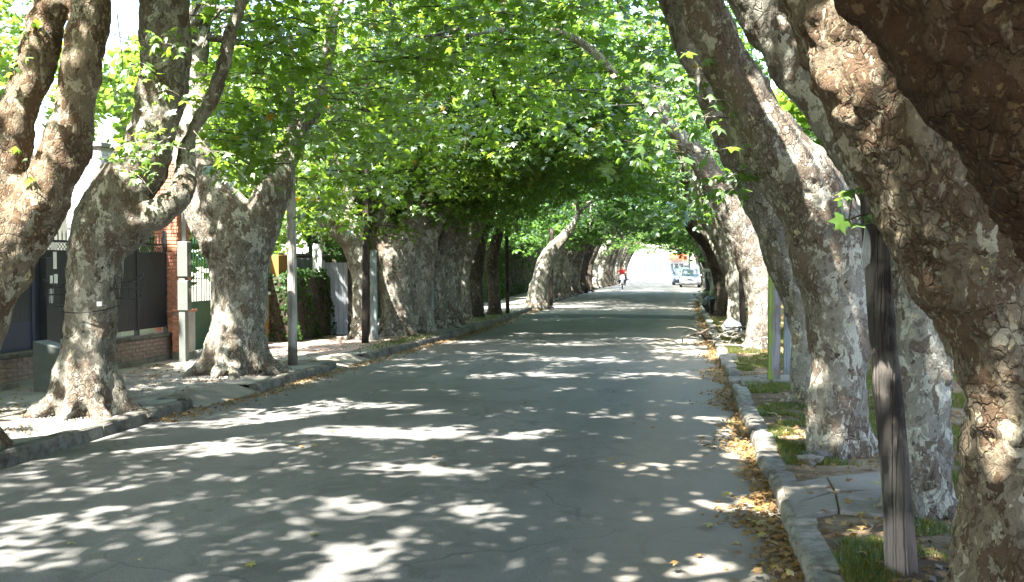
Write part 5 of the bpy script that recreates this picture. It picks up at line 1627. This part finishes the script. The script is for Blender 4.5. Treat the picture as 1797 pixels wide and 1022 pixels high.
# ------------------------------------------------------------------ vehicles
def car_paint(name, c, metal=.3):
    return N(name).done(c, .28, metal=metal, spec=.5, Coat_Weight=.6, Coat_Roughness=.08)
def make_car(name, label, cat_, loc, rz, paint, L=4.0, W=1.68, H=1.44, suv=False, group=None):
    """nose towards -y in its own space"""
    t = thing(name, label, cat_, loc, group, rz)
    hw = W / 2
    hood = .95 if suv else .86
    # stations along y: (y, z bottom, z top of body, half width)
    st = [(-L / 2, .38, .62, hw * .72), (-L / 2 + .12, .24, .70, hw * .90), (-L / 2 + .45, .20, hood - .08, hw * .98), (-L / 2 + 1.05, .20, hood + .03, hw), (0, .20, hood + .06, hw), (L / 2 - .6, .22, hood + .08, hw * .99), (L / 2 - .12, .28, hood + .06, hw * .93), (L / 2, .36, hood - .1, hw * .85)]
    vs, fs = [], []
    for y, a, b, w in st:
        m = (a + b) / 2
        vs += [(-w * .9, y, a), (-w, y, a + .1), (-w, y, m + .05), (-w * .96, y, b - .06), (-w * .86, y, b), (0, y, b + .025), (w * .86, y, b), (w * .96, y, b - .06), (w, y, m + .05), (w, y, a + .1), (w * .9, y, a)]
    n = 11
    for i in range(len(st) - 1):
        for k in range(n):
            k2 = (k + 1) % n
            fs.append((i * n + k, i * n + k2, (i + 1) * n + k2, (i + 1) * n + k))
    fs.append(tuple(range(n))[::-1]); fs.append(tuple((len(st) - 1) * n + k for k in range(n)))
    body = MB().add(vs, fs, True).build('body', paint, t)
    # greenhouse
    yb0, yb1 = -L / 2 + 1.0, L / 2 - (.12 if suv else .35)
    yt0, yt1 = yb0 + (.55 if suv else .75), yb1 - (.15 if suv else .45)
    zb = hood + .02
    wb_, wt = hw * .9, hw * .70
    g_ = [(-wb_, yb0, zb), (wb_, yb0, zb), (wb_, yb1, zb), (-wb_, yb1, zb), (-wt, yt0, H - .03), (wt, yt0, H - .03), (wt, yt1, H - .03), (-wt, yt1, H - .03)]
    MB().add(g_, [(0, 1, 5, 4), (1, 2, 6, 5), (2, 3, 7, 6), (3, 0, 4, 7)]).build('windows', M['glass'], t)
    MB().box((-wt - .02, yt0 - .03, H - .045), (wt + .02, yt1 + .03, H), .02).build('roof', paint, t)
    for sx in (-1, 1):
        for (a, b) in ((0, 4), (3, 7)) if sx < 0 else ((1, 5), (2, 6)):
            MB().tube([g_[a], g_[b]], .035, 6).build('pillar', paint, t)
        ym = (yb0 + yb1) / 2
        MB().tube([(sx * wb_, ym, zb), (sx * wt, (yt0 + yt1) / 2, H - .03)], .03, 6).build('pillar', paint, t)
        MB().box((sx * (hw + .02) - .08, yb0 + .28, zb + .02), (sx * (hw + .02) + .08, yb0 + .40, zb + .17), .03).build('mirror', paint, t)
        hl = MB()
        c = Vector((sx * hw * .72, -L / 2 + .07, hood - .24))
        hl.add([c + Vector(v) for v in ((-.2, -.03, -.07), (.2, .1, -.05), (.2, .13, .09), (-.2, 0, .07), (-.2, .1, -.07), (.2, .24, -.05), (.2, .26, .10), (-.2, .14, .08))], [(0, 1, 2, 3), (4, 7, 6, 5), (0, 4, 5, 1), (3, 2, 6, 7), (0, 3, 7, 4), (1, 5, 6, 2)])
        hl.build('headlight', M['lamp_glass'], t)
        for y in (-L / 2 + .78, L / 2 - .72):
            wv = MB().lathe([(.20, -.1), (.30, -.1), (.325, -.07), (.325, .07), (.30, .1), (.20, .1)], (sx * (hw - .11), y, .325), 20, 'x').build('wheel', M['rubber'], t)
            MB().lathe([(.05, -.105), (.20, -.102), (.20, .102), (.05, .105)], (sx * (hw - .11), y, .325), 14, 'x').build('rim', M['chrome'], wv)
    MB().box((-hw * .45, -L / 2 - .02, hood - .36), (hw * .45, -L / 2 + .06, hood - .2), .02).build('grille', M['rubber'], t)
    MB().box((-hw * .8, -L / 2 - .05, .36), (hw * .8, -L / 2 + .1, .52), .03).build('bumper', paint if not suv else M['rubber'], t)
    MB().box((-.2, -L / 2 - .062, .40), (.2, -L / 2 - .052, .50)).build('plate', M['white_paint'], t)
    MB().tube([(-.55, yb0 + .02, zb + .05), (.05, yb0 + .12, zb + .12)], .012, 5).build('wiper', M['rubber'], t)
    if suv:
        for sx in (-1, 1): MB().tube([(sx * wt * .85, yt0, H + .06), (sx * wt * .85, yt1, H + .06)], .02, 6).build('roof_rail', M['cable'], t)
    return t
def car_at(px, py, x_off=0.0):
    p = G(px, py, .0); return p
q = car_at(1211, 505); make_car('parked_car', 'silver small car parked nose-on at the right kerb', 'car', (q.x, q.y + 2, 0), 0, car_paint('silver_paint', (.50, .53, .56), .5), H=1.47)
q = car_at(1191, 502); make_car('parked_car', 'dark blue off-roader with roof rails parked behind the silver car', 'car', (q.x + .3, q.y + 3.2, 0), .03, car_paint('dark_blue_paint', (.035, .055, .09), .3), L=4.2, W=1.72, H=1.74, suv=True)
q = car_at(1056, 502); make_car('parked_car', 'pale blue-green car parked behind the left trunks near the motorcyclist', 'car', (q.x - .5, q.y + 2, 0), 0, car_paint('pale_teal_paint', (.32, .45, .44), .3), H=1.5)

# ------------------------------------------------------------------ motorcycle and rider coming up the road
mp = G(1092, 508)
mc = thing('motorcycle', 'small white-fronted motorcycle coming up the road towards the viewer', 'motorcycle', (mp.x, mp.y, .03), None, .06)
for y in (-.62, .62):
    pts = [(0, y + math.cos(a) * .27, .30 + math.sin(a) * .27) for a in np.linspace(0, 2 * math.pi, 25)]
    wv = MB().tube(pts, .045, 8, False).build('wheel', M['rubber'], mc)
    MB().tube([(-.05, y, .3), (.05, y, .3)], .05, 10).build('hub', M['chrome'], wv)
    sp = MB()
    for a in np.linspace(0, 2 * math.pi, 9)[:-1]: sp.tube([(0, y, .3), (0, y + math.cos(a) * .25, .3 + math.sin(a) * .25)], .006, 4, False)
    sp.build('spokes', M['chrome'], wv)
for sx in (-1, 1): MB().tube([(sx * .08, -.62, .3), (sx * .08, -.42, .92)], .022, 8).build('fork', M['chrome'], mc)
MB().tube([(-.36, -.28, 1.03), (-.15, -.4, .98), (.15, -.4, .98), (.36, -.28, 1.03)], .016, 6).build('handlebar', M['cable'], mc)
MB().tube([(0, -.58, .93), (0, -.52, .98), (0, -.36, .95)], [.05, .10, .08], 12).build('headlight', M['lamp_glass'], mc)
MB().add([(-.16, -.60, .72), (.16, -.60, .72), (.13, -.50, 1.0), (-.13, -.50, 1.0), (-.2, -.44, .66), (.2, -.44, .66), (.16, -.36, .98), (-.16, -.36, .98)], [(0, 1, 2, 3), (5, 4, 7, 6), (1, 5, 6, 2), (4, 0, 3, 7), (3, 2, 6, 7), (4, 5, 1, 0)]).build('front_cowl', M['white_paint'], mc)
MB().tube([(0, -.88, .38), (0, -.78, .58), (0, -.62, .66), (0, -.44, .62)], [.05, .07, .07, .05], 8).build('mudguard', M['white_paint'], mc)
MB().tube([(0, -.35, .75), (0, -.1, .82), (0, .12, .76)], [.10, .15, .11], 12).build('fuel_tank', M['red_paint'], mc)
MB().box((-.13, .05, .70), (.13, .70, .80), .03).build('seat', M['rubber'], mc)
MB().box((-.14, -.18, .28), (.14, .2, .58), .04).build('engine', M['galv'], mc)
MB().tube([(.16, -.1, .35), (.18, .3, .3), (.18, .8, .36)], [.025, .03, .045], 8).build('exhaust', M['chrome'], mc)
for sx in (-1, 1):
    MB().tube([(sx * .28, -.35, 1.02), (sx * .36, -.4, 1.16)], .008, 5).build('mirror_stalk', M['cable'], mc)
    MB().lathe([(.01, -.01), (.05, -.008), (.05, .008), (.01, .01)], (sx * .37, -.4, 1.18), 12).build('mirror', M['cable'], mc)

def skin_figure(name, nodes, edges, mat, parent, root=0, loc=None):
    me = bpy.data.meshes.new(name)
    me.from_pydata([n[:3] for n in nodes], edges, [])
    o = link('tmp', me)
    md = o.modifiers.new('s', 'SKIN')
    for v, n in zip(me.skin_vertices[0].data, nodes):
        v.radius = (n[3], n[3] if len(n) < 5 else n[4])
    me.skin_vertices[0].data[root].use_root = True
    o.modifiers.new('b', 'SUBSURF').levels = 2
    dg = bpy.context.evaluated_depsgraph_get()
    out = bpy.data.meshes.new_from_object(o.evaluated_get(dg)); out.name = name
    bpy.data.objects.remove(o); bpy.data.meshes.remove(me)
    out.materials.clear(); out.materials.append(mat)
    out.polygons.foreach_set('use_smooth', np.ones(len(out.polygons), dtype=bool))
    return link(name, out, parent, loc)
skin_m = N('skin').done((.42, .25, .17), .6)
pe = thing('person', 'person in a red shirt and dark trousers riding the motorcycle, hands on the bars', 'person', (mp.x, mp.y, .03), None, .06)
body = [(0, .25, .86, .15, .12), (0, .2, 1.08, .14, .11), (0, .13, 1.30, .17, .11), (0, .11, 1.43, .06), (0, .08, 1.50, .055), (0, .06, 1.60, .095, .105), (0, .07, 1.70, .075)]
ed = [(0, 1), (1, 2), (2, 3), (3, 4), (4, 5), (5, 6)]
for sx in (-1, 1):
    k = len(body)
    body += [(sx * .17, .12, 1.38, .065), (sx * .27, -.0, 1.18, .05), (sx * .31, -.22, 1.08, .038), (sx * .33, -.29, 1.045, .03)]
    ed += [(2, k), (k, k + 1), (k + 1, k + 2), (k + 2, k + 3)]
    k = len(body)
    body += [(sx * .11, .18, .84, .095), (sx * .22, -.16, .78, .075), (sx * .20, -.02, .42, .052), (sx * .20, .0, .32, .04), (sx * .21, -.14, .29, .035)]
    ed += [(0, k), (k, k + 1), (k + 1, k + 2), (k + 2, k + 3), (k + 3, k + 4)]
skin_figure('body', body, ed, skin_m, pe)
shirt = [(0, .25, .90, .165, .135), (0, .2, 1.08, .16, .13), (0, .13, 1.30, .19, .13), (0, .115, 1.41, .085)]
se = [(0, 1), (1, 2), (2, 3)]
for sx in (-1, 1):
    k = len(shirt); shirt += [(sx * .18, .12, 1.37, .085), (sx * .26, .02, 1.22, .075)]; se += [(2, k), (k, k + 1)]
red_cloth = mottled('red_cotton', (.34, .03, .03), (.42, .045, .045), 5, .9)
skin_figure('shirt', shirt, se, red_cloth, pe)
tr = [(0, .25, .84, .165, .13)]
te = []
for sx in (-1, 1):
    k = len(tr); tr += [(sx * .11, .17, .83, .11), (sx * .22, -.16, .78, .09), (sx * .20, -.02, .45, .068), (sx * .20, .0, .36, .065)]; te += [(0, k), (k, k + 1), (k + 1, k + 2), (k + 2, k + 3)]
skin_figure('trousers', tr, te, mottled('dark_denim', (.03, .035, .06), (.05, .055, .085), 5, .9), pe)
bm = bmesh.new(); bmesh.ops.create_icosphere(bm, subdivisions=3, radius=.125)
for v in list(bm.verts):
    v.co.z *= 1.05
    if v.co.y < -.03 and v.co.z < .03: v.co *= .72
me = bpy.data.meshes.new('hair'); bm.to_mesh(me); bm.free(); me.materials.append(N('dark_hair').done((.03, .02, .016), .7))
link('hair', me, pe, (0, .085, 1.66))
for sx in (-1, 1):
    MB().tube([(sx * .035, -.045, 1.62), (sx * .035, -.05, 1.62)], .012, 8).build('eye', M['cable'], pe)
    MB().tube([(sx * .21, .04, .30), (sx * .21, -.08, .29), (sx * .215, -.2, .27)], [.045, .05, .035], 8).build('shoe', M['rubber'], pe)
    for f in range(5):
        x0 = sx * (.29 + f * .019)
        MB().tube([(x0, -.285, 1.06), (x0, -.315, 1.055), (x0, -.32, 1.03), (x0, -.30, 1.018)], [.010, .010, .009, .008], 5).build('finger', skin_m, pe)
MB().tube([(0, -.035, 1.60), (0, -.062, 1.585), (0, -.04, 1.575)], [.012, .016, .012], 6).build('nose', skin_m, pe)

# ------------------------------------------------------------------ the bright far end of the street
M['pale_glass'] = N('glare_pale_shop_glass').done((.07, .085, .09), .2, spec=.6)  # glare of the far end put into a paler glass colour
shop = thing('shop', 'white single-storey shop with red awning at the bright far end of the street', 'building', (-4, 150, 0))
MB().box((-14, 0, -.1), (16, 8, 4.4)).build('wall', mottled('aged_shop_render', (.30, .30, .30), (.42, .41, .40), .8, .85, 12, .3), shop)
MB().box((-14.3, -.3, 4.4), (16.3, 8.3, 4.7), .02).build('parapet', M['cream_paint'], shop)
for x0, x1, z0, z1 in ((-1.6, 1.2, .5, 2.7), (2.2, 4.4, .6, 2.0), (6, 7.2, .2, 2.3), (-6.5, -4.5, .8, 2.2), (-10, -8, .8, 2.2), (10, 12, .8, 2.2)):
    f = MB().box((x0, -.06, z0), (x1, -.001, z1)).build('window', M['galv'], shop)
    k = max(1, int((x1 - x0) / .7))
    for i in range(k):
        a = x0 + (x1 - x0) * i / k
        MB().box((a + .06, -.075, z0 + .08), (a + (x1 - x0) / k - .06, -.061, z1 - .08)).build('pane', M['pale_glass'], f)
MB().add([(2.2, -.05, 3.3), (4.9, -.05, 3.3), (4.9, -1.2, 2.7), (2.2, -1.2, 2.7), (2.2, -.05, 3.2), (4.9, -.05, 3.2), (4.9, -1.2, 2.4), (2.2, -1.2, 2.4)], [(0, 3, 2, 1), (4, 5, 6, 7), (3, 7, 6, 2), (0, 4, 7, 3), (1, 2, 6, 5), (0, 1, 5, 4)]).build('awning', M['red_paint'], shop)
MB().box((6, -.5, 2.5), (7.2, -.05, 2.9), .02).build('awning', M['red_paint'], shop)
strip('crossing_street', lambda y: -80, lambda y: 80, [118, 124, 130, 138], lambda x, y: .05, M['slab'], 4)
for px, h, lab in ((1128, 4.0, 'grey utility pole left of the far shop'), (1210, 5.2, 'dark utility pole rising behind the parked cars'), (1119, 3.4, 'leaning sign pole at the far left of the bright end')):
    p = P(px, 476, 125); p.z = .05
    tag(MB().tube([(0, 0, -.1), (0, 0, h)], [.14, .1], 8).build('utility_pole', M['galv'] if px != 1210 else M['wood_dark'], None, p), lab, 'pole')
for x, y, lab in ((-16, 145, 'broad tree left of the far shop'), (14, 148, 'broad tree right of the far shop'), (-6, 168, 'tree behind the far shop, left'), (6, 170, 'tree behind the far shop, right')):
    garden_tree(lab, x, y, 11, 6, 1500, 'leaf_far', .3, 'trees at the bright far end')
